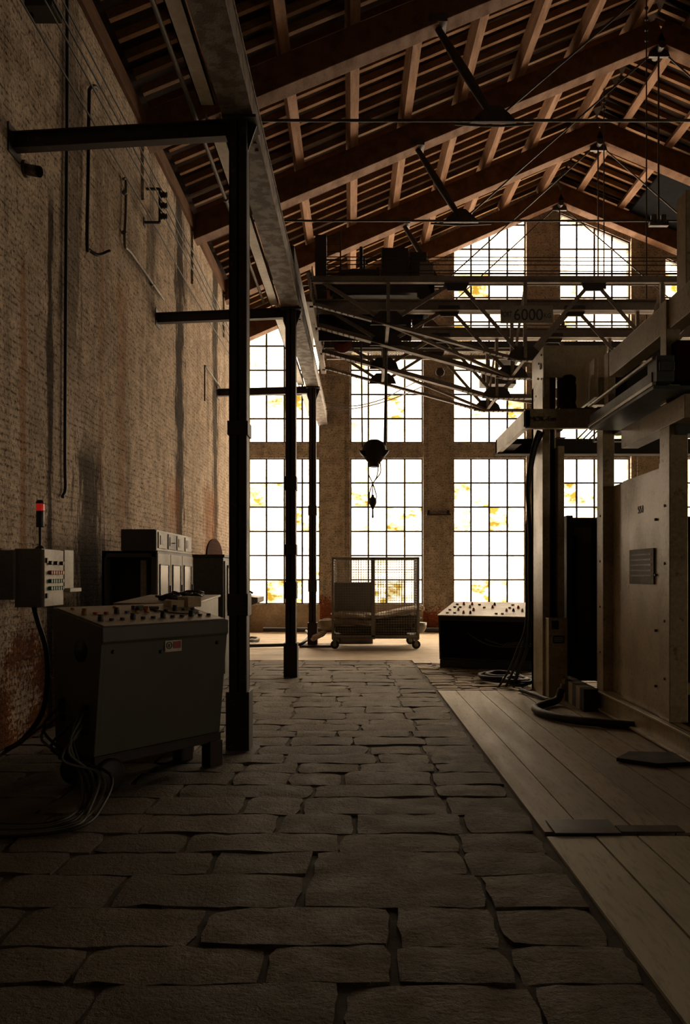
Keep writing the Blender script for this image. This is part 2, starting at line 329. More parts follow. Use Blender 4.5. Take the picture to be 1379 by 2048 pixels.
ORD = ['first', 'second', 'third', 'fourth', 'fifth', 'sixth', 'seventh', 'eighth', 'ninth', 'tenth', 'eleventh', 'twelfth', 'thirteenth', 'fourteenth', 'fifteenth', 'sixteenth', 'seventeenth', 'eighteenth', 'nineteenth', 'twentieth']
ORD += ['twenty-'+w for w in ORD[:9]]+['thirtieth']+['thirty-'+w for w in ORD[:9]]

# ================================================================== setting: floor
MB().box((XL-.3, YB, -.25), (XR+.3, YF+.4, -.018)).build('floor', 'joint', kind='structure')
def edge_x(Y): return 0.915+0.05*(10.4-Y)/3.0 if Y < 10.4 else 0.915+(Y-10.4)*(-0.03)
def slab(mb, x0, x1, y0, y1, top, jit=0.022, nx=6, ny=4, thick=0.05, amp=0.007):
    cs = [(x0+random.uniform(0, jit), y0+random.uniform(0, jit)), (x1-random.uniform(0, jit), y0+random.uniform(0, jit)),
          (x1-random.uniform(0, jit), y1-random.uniform(0, jit)), (x0+random.uniform(0, jit), y1-random.uniform(0, jit))]
    vs = []; tx, ty = random.uniform(-.0035, .0035), random.uniform(-.0035, .0035)
    ph = random.uniform(0, 9); cr_ = random.uniform(0, .016)
    for j in range(ny+1):
        for i in range(nx+1):
            u, v = i/nx, j/ny
            ax = cs[0][0]*(1-u)+cs[1][0]*u; ay = cs[0][1]*(1-u)+cs[1][1]*u
            bx = cs[3][0]*(1-u)+cs[2][0]*u; by = cs[3][1]*(1-u)+cs[2][1]*u
            e = (i in (0, nx))+(j in (0, ny)); corner = e == 2
            w = 0.010 if e else 0
            x = ax*(1-v)+bx*v+random.uniform(-w, w)+(cr_*(1 if i == 0 else -1) if corner else 0)
            y = ay*(1-v)+by*v+random.uniform(-w, w)+(cr_*.8*(1 if j == 0 else -1) if corner else 0)
            z = top+tx*(u-.5)*2+ty*(v-.5)*2+(math.sin(x*9+ph)*math.cos(y*11+ph)*amp*.6+random.uniform(-amp, amp)*.5)-(0.0045 if e else 0)-(0.004 if corner else 0)
            vs.append((x, y, z))
    n1 = nx+1; fs = [(j*n1+i, j*n1+i+1, (j+1)*n1+i+1, (j+1)*n1+i) for j in range(ny) for i in range(nx)]
    ring = [i for i in range(nx)]+[j*n1+nx for j in range(ny)]+[ny*n1+i for i in range(nx, 0, -1)]+[j*n1 for j in range(ny, 0, -1)]
    m = len(ring); mb.add(vs, fs, True); side = [vs[i] for i in ring]+[(vs[i][0], vs[i][1], top-thick) for i in ring]
    mb.add(side, [(a, m+a, m+(a+1) % m, (a+1) % m) for a in range(m)])
st = MB(); y = 1.35
while y < 14.0:
    d = random.uniform(.29, .40); y1 = min(y+d, 14.05)
    e = edge_x(y)+random.uniform(-.015, .015)
    xs = [e]; first = True
    w = random.uniform(.42, .52); xs.append(e-w)   # the border course along the boards
    x = e-w
    while x > XL-.05:
        x -= random.uniform(.38, .95); xs.append(max(x, XL-.02))
    for a, b in zip(xs[1:], xs[:-1]):
        if b-a < .06: continue
        slab(st, a, b, y-.004, y1+.004, random.uniform(-.005, .003), nx=max(3, int((b-a)/.085)), ny=4)
    y = y1
st.build('floor_paving', 'stone', kind='structure')
cz = MB(); y = 10.45
while y < 13.6:
    d = random.uniform(.14, .24); x = edge_x(y)+.02
    while x < 5.6:
        w = random.uniform(.22, .55); slab(cz, x+.004, x+w-.004, y+.004, y+d-.004, random.uniform(-.006, .006), nx=3, ny=2, amp=.003, jit=.03); x += w
    y += d
cz.build('floor_broken_paving', 'crazy', kind='structure')
def boards(x0, x1, y0, y1, mat, wmin, wmax, z=0.0, name='floor_boards', joints=True):
    mb = MB(); x = x0
    while x < x1:
        w = min(random.uniform(wmin, wmax), x1-x+.001); yy = y0
        sk = -0.05/3.0
        while yy < y1-.01:
            L = random.uniform(2.6, 5.0) if joints else 99; ye = min(y1, yy+L)
            xa0, xa1 = x+edge_x(yy)-edge_x(y0), x+edge_x(ye)-edge_x(y0); g = .005
            zt = z+random.uniform(-.003, .003)
            mb.add([(xa0+g, yy+g, -.035), (xa0+w-g, yy+g, -.035), (xa1+w-g, ye-g, -.035), (xa1+g, ye-g, -.035),
                    (xa0+g, yy+g, zt), (xa0+w-g, yy+g, zt), (xa1+w-g, ye-g, zt), (xa1+g, ye-g, zt)],
                   [(0, 3, 2, 1), (4, 5, 6, 7), (0, 1, 5, 4), (1, 2, 6, 5), (2, 3, 7, 6), (3, 0, 4, 7)])
            yy = ye
        x += w
    return mb.build(name, mat, kind='structure')
boards(edge_x(4.62)+.035, 6.3, 4.66, 10.4, 'board', .22, .34)
boards(edge_x(0.6)+.03, 4.6, 0.6, 4.60, 'boardn', .24, .36, joints=False)
boards(edge_x(13.6)+.03, 5.6, 13.62, 14.15, 'board', .2, .3, joints=False)
MB().box((XL-.05, 14.12, -.035), (XR, YF+.3, -.004)).build('floor_concrete', 'concrete', kind='structure')
MB().box((5.65, YB, -.035), (XR, 14.1, -.004)).build('floor_side', 'concrete', kind='structure')
tag(MB().box((1.10, 4.60, .004), (1.48, 4.86, .016)).build('metal_plate', 'iron', bevel=.003), 'small dark metal plate lying over the end of the floor boards', 'plate')
a_ = MB(); a_.box((1.49, 4.64, .004), (1.86, 4.76, .012)); tag(a_.build('wood_strip', 'sack_dark'), 'dark splintered strip of wood across the floor board joint', 'wood strip')
a_ = MB(); a_.prism([(2.02, 6.42), (2.28, 6.22), (2.75, 6.30), (2.58, 6.62), (2.2, 6.66)], 'Z', .004, .035); tag(a_.build('rubber_mat', 'rubber', bevel=.006), 'flat black slab lying on the boards beside the machine base', 'mat')

# ================================================================== setting: walls
wl = MB(); wl.box((XL-.45, YB, ZE-.3), (XL-.30, YF+.4, ZE+.35)); wl.box((XL-.45, YB, -.05), (XL, YF+.4, ZE-.25)).build('wall_left', 'wall_left', kind='structure')
pl = MB()
for Yc in (11.3, 14.5, 17.7): pl.box((XL-.01, Yc-.20, 6.7), (XL+.035, Yc+.20, ZE-.3))
pl.build('wall_left_piers', 'wall_left', kind='structure')
wp = MB(); wp.box((XL-.32, YB, ZE-.26), (XL+.05, YF, ZE-.02)); tag(wp.build('wall_plate', 'timber'), 'long brown timber plate along the top of the left brick wall', 'timber plate', kind='thing')
wr = MB(); FILL_WIN_Y = [(1.6, 3.4)]; py_ = YB  # right wall, with an opening for the added fill-light window
for a, b in FILL_WIN_Y+[(YF+.4, YF+.4)]:
    wr.box((XR, py_, -.05), (XR+.4, a, ZE+.32)); py_ = b
    if b > a: wr.box((XR, a-.01, -.05), (XR+.4, b+.01, 1.2)); wr.box((XR, a-.01, 2.9), (XR+.4, b+.01, ZE+.32))
wr.build('wall_right', 'dark_wall', kind='structure')
MB().prism([(XL-.45, -.05), (XR+.4, -.05), (XR+.4, ZE), (5.4, ZR+.45), (XL-.45, ZE)], 'Y', YB-.4, YB).build('wall_back', 'dark_wall', kind='structure')

kx = YW/F
def wx(px): return (px-VX)*kx
def wz(py): return EYE-(py-VY)*kx
WIN = [(497, 640), (700, 845), (905, 1050), (1117, 1258), (1326, 1468), (1535, 1677)]
APX = wx(1090)
def win_top(x): return wz(425-10)-abs(x-APX)*0.425
ZS, ZT0, ZT1 = wz(1208), wz(917), wz(886)
fw = MB(); xs = [XL-.45]
edges = []
prev = XL-.45
for (a, b) in WIN: edges.append((prev, wx(a))); prev = wx(b)
edges.append((prev, XR+.4))
def roof_z(x, Y=YF): 
    r_ = ridge(Y); return ZR+.44-abs(x-r_)*((ZR-ZE)/8.34)
for (a, b) in edges:                                 # brick piers up to the roof
    if b-a > .02:
        poly = [(a, -.05), (b, -.05), (b, roof_z(b))]+([(ridge(YF), roof_z(ridge(YF)))] if a < ridge(YF) < b else [])+[(a, roof_z(a))]
        fw.prism(poly, 'Y', YF, YF+.42)
fw.build('wall_far', 'wall_far', kind='structure')
sp = MB()
for (a, b) in WIN:
    a, b = wx(a), wx(b); sp.box((a-.02, YF+.08, ZT0), (b+.02, YF+.36, ZT1))
    ta, tb = win_top(a), win_top(b)
    sp.prism([(a-.02, ta), (b+.02, tb), (b+.02, roof_z(b)+.02), (a-.02, roof_z(a)+.02)], 'Y', YF+.08, YF+.40)
sp.build('wall_far_spandrels', 'wall_far', kind='structure')
pf = MB()
for (a, b) in ((640, 700), (845, 905), (1050, 1117), (1258, 1326), (1468, 1535)):
    a, b = wx(a), wx(b); pf.box((a+.14, YF-.07, 0), (b-.14, YF+.01, ZT1+1.6))
pf.build('wall_far_pilasters', 'wall_far', kind='structure')
si = MB()
for (a, b) in WIN: si.box((wx(a)-.02, YF+.05, -.03), (wx(b)+.02, YF+.38, ZS))
si.build('wall_far_sills', 'plaster', kind='structure')

# windows: a glazed steel window below and a taller one above in each bay
def window(idx, xa, xb, z0, zt, rows_z):
    """zt(x) top height; rows_z the glazing bar heights"""
    fr = MB(); yb = YW; t = .035
    n = 4; cols = [xa+(xb-xa)*k/n for k in range(n+1)]
    fr.box((xa-.03, yb-.03, z0-.03), (xa+t, yb+.04, zt(xa)+.02)); fr.box((xb-t, yb-.03, z0-.03), (xb+.03, yb+.04, zt(xb)+.02))
    fr.box((xa, yb-.03, z0-.03), (xb, yb+.04, z0+t*.8))
    fr.beam((xa, yb, zt(xa)), (xb, yb, zt(xb)), .07, .06)
    for c in cols[1:-1]: fr.box((c-.022, yb-.02, z0), (c+.022, yb+.02, zt(c)))
    for z in rows_z:
        # clip the bar to the sloping head
        ks = [xa+(xb-xa)*k/40 for k in range(41) if zt(xa+(xb-xa)*k/40) > z]
        if len(ks) > 1: fr.box((min(ks), yb-.018, z-.02), (max(ks), yb+.018, z+.02))
    w = fr.build('window_%d' % idx, 'iron', kind='structure')
    zz = [z0]+list(rows_z)+[99]
    pn = MB()
    for i in range(n):
        for j in range(len(zz)-1):
            a, b = cols[i], cols[i+1]; lo, hi = zz[j], zz[j+1]
            ta, tb = min(hi, zt(a)), min(hi, zt(b))
            if max(ta, tb) <= lo+.01: continue
            ta, tb = max(ta, lo+.001), max(tb, lo+.001)
            pn.add([(a, yb, lo), (b, yb, lo), (b, yb, tb), (a, yb, ta)], [(0, 1, 2, 3)])
    p = pn.build('panes', 'pane', w, kind='structure')
idx = 1
for (a, b) in WIN:
    xa, xb = wx(a), wx(b)
    window(idx, xa, xb, ZS, lambda x: ZT0, [wz(1208-48.4*k) for k in range(1, 6)]); idx += 1
    window(idx, xa, xb, ZT1, win_top, [wz(886-48.4*k) for k in range(1, 12)]); idx += 1
    portal((xa+xb)/2, (ZS+ZT0)/2, xb-xa, ZT0-ZS, YW+.3, (-math.pi/2, 0, 0))
    zt = max(win_top(xa), win_top(xb)); portal((xa+xb)/2, (ZT1+zt)/2, xb-xa, zt-ZT1, YW+.3, (-math.pi/2, 0, 0))

for k_w, (a, b) in enumerate(FILL_WIN_Y):  # unseen window in the right wall, added as fill light for the foreground
    fr = MB(); pn = MB()
    for j in range(5): yy = a+(b-a)*j/4; fr.box((XR+.16, yy-.012, 1.2), (XR+.2, yy+.012, 2.9))
    for j in range(5): zz_ = 1.2+1.7*j/4; fr.box((XR+.16, a, zz_-.012), (XR+.2, b, zz_+.012))
    w = fr.build('window_%d' % (idx+k_w), 'iron', kind='structure')
    for i in range(4):
        for j in range(4):
            ya, yb, za, zb = a+(b-a)*i/4, a+(b-a)*(i+1)/4, 1.2+1.7*j/4, 1.2+1.7*(j+1)/4
            pn.add([(XR+.18, ya, za), (XR+.18, yb, za), (XR+.18, yb, zb), (XR+.18, ya, zb)], [(0, 1, 2, 3)])
    pn.build('panes', 'pane', w, kind='structure')
    portal(0, 0, 1.7, b-a, rot=(0, math.pi/2, 0), loc=(XR+.3, (a+b)/2, 2.05))

# ================================================================== setting: roof deck
def slope_quad(mb, Xa, Xb, Y0, Y1, dz, th):
    pts = []
    for (X, Y) in ((Xa, Y0), (Xb, Y0), (Xb, Y1), (Xa, Y1)): pts.append((rx(X, Y), Y, rz(X)+dz))
    pts += [(p[0], p[1], p[2]+th) for p in pts]
    mb.add(pts, [(0, 3, 2, 1), (4, 5, 6, 7), (0, 1, 5, 4), (1, 2, 6, 5), (2, 3, 7, 6), (3, 0, 4, 7)])
rd = MB(); slope_quad(rd, XL-.6, 5.25, YB-.4, YF+.5, .40, .08); slope_quad(rd, XR+.6, 5.25, YB-.4, YF+.5, .40, .08)
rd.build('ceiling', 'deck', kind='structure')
# the dark boarding closing the last bay on the right
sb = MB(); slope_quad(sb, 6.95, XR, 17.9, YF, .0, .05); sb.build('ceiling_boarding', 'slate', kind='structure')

# ================================================================== roof timbers
PX = [-2.15, -1.19, -.25, .68, 1.68, 2.70, 3.73, 4.75]
TR = [8.1, 11.3, 14.5, 17.7, 20.6]
bays = {11.3: 'the nearest bay in view', 14.5: 'the middle bay', 17.7: 'the bay against the window wall'}
for bi, (y0, y1) in enumerate(zip(TR[:-1], TR[1:])):
    where = ['the nearest bay', 'the second bay', 'the third bay', 'the bay at the gable'][bi]
    for side in (0, 1):
        for k, X in enumerate(reversed(PX)):
            Xs = X if side == 0 else 10.5-X
            if side == 1 and (Xs > 8.4 or (bi == 3 and Xs > 6.9)) : continue
            if bi == 0 and side == 1: continue
            a = Vector((rx(Xs, y0-.1), y0-.1, rz(Xs)+.12)); b = Vector((rx(Xs, y1+.1), y1+.1, rz(Xs)+.12))
            sl = .43 if side == 0 else -.43
            mb = MB().beam(a, b, .15, .21, Vector((-sl, 0, 1)).normalized())
            tag(mb.build('roof_purlin', 'purlin'), 'timber purlin in %s, %s from the ridge, %s slope' % (where, ORD[k], 'left' if side == 0 else 'right'), 'purlin', 'purlins under the roof')
ys = []; y = 20.75
while y > 8.2: ys.append(y); y -= .37
for k, Y in enumerate(ys):
    for side in (0, 1):
        if side == 1 and Y < 11.5: continue
        Xa, Xb = (XL, 5.2) if side == 0 else (5.3, 10.4 if Y < 17.8 else 7.1)
        mb = MB().beam((rx(Xa, Y), Y, rz(Xa)+.28), (rx(Xb, Y), Y, rz(Xb)+.28), .075, .11)
        tag(mb.build('roof_rafter', 'batten'), 'thin sloping roof rafter, %s from the gable wall on the %s slope' % (ORD[k], 'left' if side == 0 else 'right'), 'rafter', 'thin rafters above the purlins')

def truss(Y, label, full=True):
    R_ = ridge(Y); t = thing('roof_truss', label, 'roof truss', (XL, Y, ZE-.3), 'roof trusses', 'thing')
    dz = -.22
    for s in (0, 1):
        x0, x1 = (XL-.1, R_) if s == 0 else (XR+.1, R_)
        MB().beam((x0, Y, ZE-.04+dz), (x1, Y, ZR+dz), .30, .42).build('principal_rafter', 'timber', t, bevel=.01)
    zt = ZE+.0
    zz = ZE-.03
    MB().tube([(XL, Y, zz), (XR, Y, zz)], .021, 8).build('tie_rod', 'rod', t)
    for s in (0, 1):
        sg = 1 if s == 0 else -1; xe = XL if s == 0 else XR
        xm = xe+(R_-xe)*.48; zm = ZE+(ZR-ZE)*.48-.42
        xp = xm+sg*.80; zp = zz+.02
        mb = MB(); mb.tube([Vector((xm, Y, zm)).lerp(Vector((xp, Y, zp)), f_) for f_ in (0, .25, .5, .75, 1)], [.045, .06, .068, .06, .045], 10)
        st_ = mb.build('strut', 'iron', t); MB().box((xm-.13, Y-.16, zm-.02), (xm+.13, Y+.16, zm+.10)).build('strut_shoe', 'rod', st_)
        g = MB(); g.prism([(xp-.32, zp-.05), (xp+.32, zp-.05), (xp+.22, zp+.06), (xp+.08, zp+.18), (xp-.08, zp+.18), (xp-.22, zp+.06)], 'Y', Y-.035, Y+.035)
        g.cyl((xp-.2, Y-.06, zp), (xp-.2, Y+.06, zp), .03); g.cyl((xp+.2, Y-.06, zp), (xp+.2, Y+.06, zp), .03)
        g.build('tie_plate', 'iron', t, bevel=.004)
        b_ = MB(); b_.tube([(xp-.55, Y, zz-.05), (xp-.1, Y, zz-.075), (xp+.1, Y, zz-.075), (xp+.55, Y, zz-.05)], .018, 6)
        b_.build('turnbuckle', 'rod', t)
        MB().tube([(xp+sg*.1, Y, zp+.05), (R_-sg*.08, Y, ZR-.52)], .016, 6).build('diagonal_rod', 'rod', t)
    ap = MB(); ap.cyl((R_, Y-.19, ZR-.5), (R_, Y+.19, ZR-.5), .07); ap.prism([(R_-.2, ZR-.62), (R_+.2, ZR-.62), (R_+.1, ZR-.3), (R_-.1, ZR-.3)], 'Y', Y-.03, Y+.03)
    ap.build('apex_plate', 'rod', t, bevel=.004)
    MB().tube([(R_, Y, ZR-.55), (R_, Y, zz)], .017, 6).build('king_rod', 'rod', t)
    sh = MB(); sh.cyl((R_-.09, Y, zz+.1), (R_-.09, Y, zz-.06), .05, 10); sh.cyl((R_+.09, Y, zz+.1), (R_+.09, Y, zz-.06), .05, 10); sh.box((R_-.17, Y-.04, zz-.1), (R_+.17, Y+.04, zz-.03))
    sh.build('king_shackle', 'rod', t)
    if Y < 20:
        e = MB(); e.tube([(XL+.12, Y, zz-.03), (XL+.45, Y, zz-.03)], [.07, .05], 10); e.tube([(XL+.45, Y, zz), (XL+.9, Y, zz)], .03, 8); e.build('end_shoe', 'rod', t)
truss(8.1, 'timber and iron roof truss nearest the camera, just above the picture')
truss(11.3, 'nearest timber and iron roof truss, its tie rod crossing above the first wall strut')
truss(14.5, 'timber and iron roof truss third from the gable windows, king rod ending in a shackle')
truss(17.7, 'timber and iron roof truss second from the gable windows, apex above the gable')
truss(20.6, 'timber and iron roof truss right in front of the gable windows')
# chain hanging from the ridge
for i, (px, ya, yb, Y, nm) in enumerate(((1292, -60, 640, 13.6, 'nearer'), (1207, 130, 560, 16.2, 'farther'))):
    a, b = P(px, ya, Y), P(px, yb, Y); mb = MB(); n = 40
    mb.tube([a, b], .012, 6)
    for k in range(7): c = a+(b-a)*(.02+k*.03); mb.lathe([(.0, -.03), (.03, -.02), (.035, 0), (.03, .02), (.0, .03)], c, 8)
    tag(mb.build('hanging_chain', 'iron'), 'thin black chain hanging from the ridge, the %s of the two' % nm, 'chain', 'chains hung from the ridge')

# ================================================================== crane runway on the left
CX = -1.083
def hcol(Y, zb, zt, label, base=False, plates=()):
    t = thing('steel_column', label, 'column', (CX, Y, 0), 'crane runway columns', 'thing')
    w, d, tk = .075, .10, .014
    mb = MB(); mb.box((CX-w, Y-d, 0), (CX+w, Y-d+tk, zt)); mb.box((CX-w, Y+d-tk, 0), (CX+w, Y+d, zt)); mb.box((CX-.012, Y-d, 0), (CX+.012, Y+d, zt))
    mb.box((CX-w, Y-d, 0), (CX-w+tk, Y+d, zt)); mb.box((CX+w-tk, Y-d+.03, 0), (CX+w, Y+d-.03, zt))
    mb.build('shaft', 'column', t, bevel=.003)
    c = MB(); c.box((CX-.13, Y-.14, zt), (CX+.16, Y+.14, zt+.025))
    for s in (-1, 1):
        c.prism([(CX+s*.075, zt-.22), (CX+s*.15, zt), (CX+s*.075, zt)], 'Y', Y-.01, Y+.01)
    c.build('cap_plate', 'column', t)
    for z0, z1 in plates: MB().box((CX-.088, Y-.112, z0), (CX+.088, Y+.112, z1)).build('splice_plate', 'column', t, bevel=.003)
    MB().box((CX-.1, Y-.12, 0), (CX+.1, Y+.12, .5)).build('base_sleeve', 'column', t, bevel=.004)
    if base: MB().box((CX-.26, Y-.25, 0), (CX+.42, Y+.25, .045)).build('base_plate', 'rail', t, bevel=.005)
ZB = EYE+3.93
hcol(6.95, 0, ZB-.03, 'dark steel column nearest the camera, beside the control desk', plates=((2.7, 2.82), (1.15, 1.34)))
hcol(11.85, 0, ZB-.03, 'dark steel column in the middle of the row of three', plates=((2.75, 2.95), (1.15, 1.4), (1.8, 1.95)))
hcol(16.8, 0, ZB-.03, 'dark steel column farthest away, standing on a flat base plate beside the cart', base=True, plates=((2.75, 2.95), (1.15, 1.4)))
rb = thing('crane_rail_beam', 'long rusting grey steel beam resting on the three dark columns', 'rail beam', (CX, 10, ZB), kind='thing')
x0, x1 = -1.216, -.95
mb = MB(); mb.box((x0, 1.5, ZB), (x1, YF+.1, ZB+.022)); mb.box((x0+.012, 1.51, ZB+.01), (x1-.012, YF+.09, ZB+.27)); mb.box((x0, 1.5, ZB+.26), (x1, YF+.1, ZB+.28))
mb.build('i_beam', 'rail', rb, bevel=.003)
MB().box((CX-.035, 1.5, ZB+.28), (CX+.035, YF, ZB+.33)).build('rail', 'iron', rb)
for Yc in (6.95, 11.85, 16.8):
    for k in range(3):
        for s in (-1, 1): MB().cyl((CX+s*.09, Yc+.2+k*.13, ZB-.012), (CX+s*.09, Yc+.2+k*.13, ZB+.002), .017, 8).build('rivet', 'column', rb)
for i, (Y, zl, zr, la) in enumerate(((6.95, ZB-.19, ZB-.03, 'nearest'), (11.85, ZB-.17, ZB-.03, 'middle'), (16.8, ZB-.15, ZB-.03, 'farthest'))):
    s = thing('wall_strut', 'dark steel strut from the left wall to the %s column' % la, 'strut', (XL, Y, zl), 'struts tying the columns to the wall', 'thing')
    m1 = MB(); h = .135
    m1.beam((XL-.08, Y+.1, zl+h/2), (CX-.08, Y+.05, zr-h/2+.06), .012, h); m1.beam((XL-.08, Y+.1, zl), (CX-.08, Y+.05, zr-h+.06), .10, .012); m1.beam((XL-.08, Y+.1, zl+h), (CX-.08, Y+.05, zr+.06), .10, .012)
    m1.build('channel', 'column', s)
    MB().box((XL-.01, Y-.02, zl-.06), (XL+.012, Y+.22, zl+h+.06)).build('wall_bracket', 'iron', s, bevel=.003)
# pale sheet duct and conduit lying on the struts beside the beam
for i, (a, b, la) in enumerate(((2.0, 6.75, 'nearest'), (6.98, 11.75, 'middle'), (11.9, 16.7, 'third, behind the middle column'), (16.9, 20.7, 'farthest'))):
    mb = MB(); z = ZB+.035
    mb.box((-1.385, a, z), (-1.255, b, z+.012)); mb.box((-1.385, a, z), (-1.375, b, z+.06)); mb.box((-1.265, a, z), (-1.255, b, z+.06))
    tag(mb.build('cable_duct', 'duct'), 'pale sheet metal cable duct beside the rail beam, the %s length' % la, 'duct', 'cable ducts on the wall struts')
mb = MB(); z = ZB+.06
for a, b in ((2.0, 11.75),): mb.tube([(-1.44-.03, a, z), (-1.47, b, z)], .02, 8)
for yy in (3.5, 5.2, 8.5, 10.1): mb.cyl((-1.47, yy-.02, z), (-1.47, yy+.02, z), .03, 8)
tag(mb.build('conduit_pipe', 'sheet'), 'thin pale conduit pipe running beside the cable duct on the struts', 'pipe')

# ================================================================== the travelling crane
cr = thing('overhead_crane', 'black riveted lattice girder overhead crane spanning the hall', 'crane', (CX, 13.4, ZB+.35))
ZTOP = EYE+4.36; ZBOT = EYE+3.13; ZST = EYE+3.93
XA, XBR = -.75, 11.55
def fish(x):
    if x < 2.25: return ZST+(ZBOT-ZST)*(x+.69)/2.94 if x > -.69 else ZST
    if x > 8.55: return ZBOT+(ZST-ZBOT)*(x-8.55)/2.75
    return ZBOT
for pi, (Y, main) in enumerate(((11.7, 0), (12.75, 1), (14.2, 1), (15.3, 0))):
    hc = .17 if main else .085
    g = thing('x', '', '', (CX, 13.4, ZB+.35)); bpy.data.objects.remove(g)
    mb = MB()
    if main: mb.box((XA, Y-.11, ZTOP-hc), (XBR, Y+.11, ZTOP-hc+.014)); mb.box((XA, Y-.11, ZTOP-.014), (XBR, Y+.11, ZTOP)); mb.box((XA, Y-.012, ZTOP-hc), (XBR, Y+.012, ZTOP))
    else: mb.angle((XA, Y, ZTOP-hc), (XBR, Y, ZTOP-hc), hc, .012)
    tc = mb.build('top_chord', 'crane', cr)
    bc = MB(); xsn = [-.80, -.69, 2.25, 8.55, 11.3]
    w = .13 if main else .08
    for a, b in zip(xsn[:-1], xsn[1:]):
        pa, pb = (a, Y, fish(a)), (b, Y, fish(b))
        bc.beam(pa, pb, w, .012); bc.beam((a, Y, fish(a)+w*.3), (b, Y, fish(b)+w*.3), .014, w*.6)
    bc.build('bottom_chord', 'crane', cr)
    rv = MB()
    for s0, s1 in ((-.69, -.1), (1.75, 2.9)):
        x = s0
        while x < s1:
            for s in (-1, 1): rv.cyl((x, Y+s*w*.28, fish(x)-.014), (x, Y+s*w*.28, fish(x)-.003), .013, 6)
            x += .09
    rv.build('rivets', 'crane_dark', cr)
    web = MB(); gp = MB()
    x = -.65; top = True; nodes = []
    while x < 11.4:
        nodes.append((x, top)); x += 1.0; top = not top
    for (xa_, ta), (xb_, tb) in zip(nodes[:-1], nodes[1:]):
        za = ZTOP-hc/2 if ta else fish(xa_)+.04; zb = ZTOP-hc/2 if tb else fish(xb_)+.04
        web.angle((xa_, Y+.02, za), (xb_, Y+.02, zb), .055, .01, (0, 1, 0))
    for (xn, tp) in nodes:
        if not tp:
            web.angle((xn, Y-.02, fish(xn)+.04), (xn, Y-.02, ZTOP-hc/2), .05, .01, (0, 1, 0))
            z = fish(xn)+.02; gp = MB(); gp.prism([(xn-.26, z-.01), (xn+.26, z-.01), (xn+.22, z+.10), (xn+.12, z+.19), (xn-.12, z+.19), (xn-.22, z+.10)], 'Y', Y-.014, Y+.014); gp.build('gusset_plate', 'crane_dark', cr)
        elif xn > 0:
            z = ZTOP-hc*.4; gp = MB(); gp.prism([(xn-.16, z), (xn+.16, z), (xn+.18, z-.06), (xn+.13, z-.17), (xn-.13, z-.17), (xn-.18, z-.06)], 'Y', Y-.014, Y+.014); gp.build('gusset_plate', 'crane_dark', cr)
    web.build('lattice_bracing', 'crane', cr)
# cross frames between paired planes
for (ya, yb) in ((11.7, 12.75), (14.2, 15.3)):
    mb = MB()
    for k in range(6):
        x = .35+2*k; mb.angle((x, ya, fish(x)+.03), (x, yb, fish(x)+.03), .05, .01); mb.angle((x, ya, ZTOP-.14), (x, yb, fish(x)+.06), .04, .01)
        if k < 5: mb.angle((x, ya, fish(x)), (x+2, yb, fish(x+2)), .04, .008); 
    mb.build('cross_bracing', 'crane', cr)
# perforated walkways
def walkway(ya, yb, name_mat):
    mb = MB(); z = ZTOP+.01; s = .055; n = int((XBR-XA)/s); d = (yb-ya)
    for k in range(-int(d/s), n):
        for sg in (1, -1):
            a0 = XA+k*s; a = (a0, ya) if sg == 1 else (a0, yb); b = (a0+d, yb) if sg == 1 else (a0+d, ya)
            if b[0] > XBR or a[0] < XA: continue
            mb.beam((a[0], a[1], z), (b[0], b[1], z), .020, .004)
    return mb.build('perforated_walkway', name_mat, cr)
walkway(14.95, 15.95, 'crane')
MB().angle((XA, 15.97, ZTOP-.05), (XBR, 15.97, ZTOP-.05), .07).build('walkway_edge', 'crane', cr)
MB().box((XA, 14.93, ZTOP-.12), (XBR, 14.96, ZTOP+.0)).build('walkway_bearer', 'crane_dark', cr)
# end carriages
for xc in (CX, 11.58):
    mb = MB(); mb.box((xc-.06+.02, 11.35, ZB+.44), (xc+.09, 15.7, ZB+.75)); e = mb.build('end_carriage', 'crane_dark', cr, bevel=.01)
    for Yw in (11.75, 15.3): MB().cyl((xc-.06, Yw, ZB+.49), (xc+.06, Yw, ZB+.49), .16, 20).build('wheel', 'iron', e)
xf = -.79
mb = MB(); mb.box((xf, 11.5, ZB+.02), (xf+.012, 11.95, ZB+.45)); mb.box((xf, 15.0, ZB-.0), (xf+.012, 15.6, ZB+.45)); mb.box((xf, 12.5, ZB-.02), (xf+.012, 13.0, ZB+.45)); mb.box((xf, 13.95, ZB-.02), (xf+.012, 14.45, ZB+.45))
mb.angle((xf, 11.5, ZB+.0), (xf, 15.6, ZB+.0), .09); mb.angle((xf, 11.5, ZB+.42), (xf, 15.6, ZB+.42), .09)
for yy in (12.2, 13.4, 14.7): mb.beam((xf, yy, ZB), (xf, yy, ZB+.42), .05, .012, (0, 1, 0))
mb.build('end_plate', 'crane', cr)
mb = MB()
for yy in [11.55+.12*k for k in range(34)]: mb.cyl((xf+.012, yy, ZB+.03), (xf+.026, yy, ZB+.03), .014, 6); mb.cyl((xf+.012, yy, ZB+.40), (xf+.026, yy, ZB+.40), .014, 6)
mb.build('rivets', 'crane_dark', cr)
mb = MB(); mb.prism([(-.55, ZB-.02), (-.20, ZB-.02), (-.20, ZB+.22), (-.28, ZB+.45), (-.55, ZB+.45)], 'Y', 13.1, 13.6); mb.lathe([(.17, 13.08), (.17, 13.62)], (-.37, 0, ZB+.02), 18, 'Y')
mb.build('drive_guard', 'maroon', cr, bevel=.01)
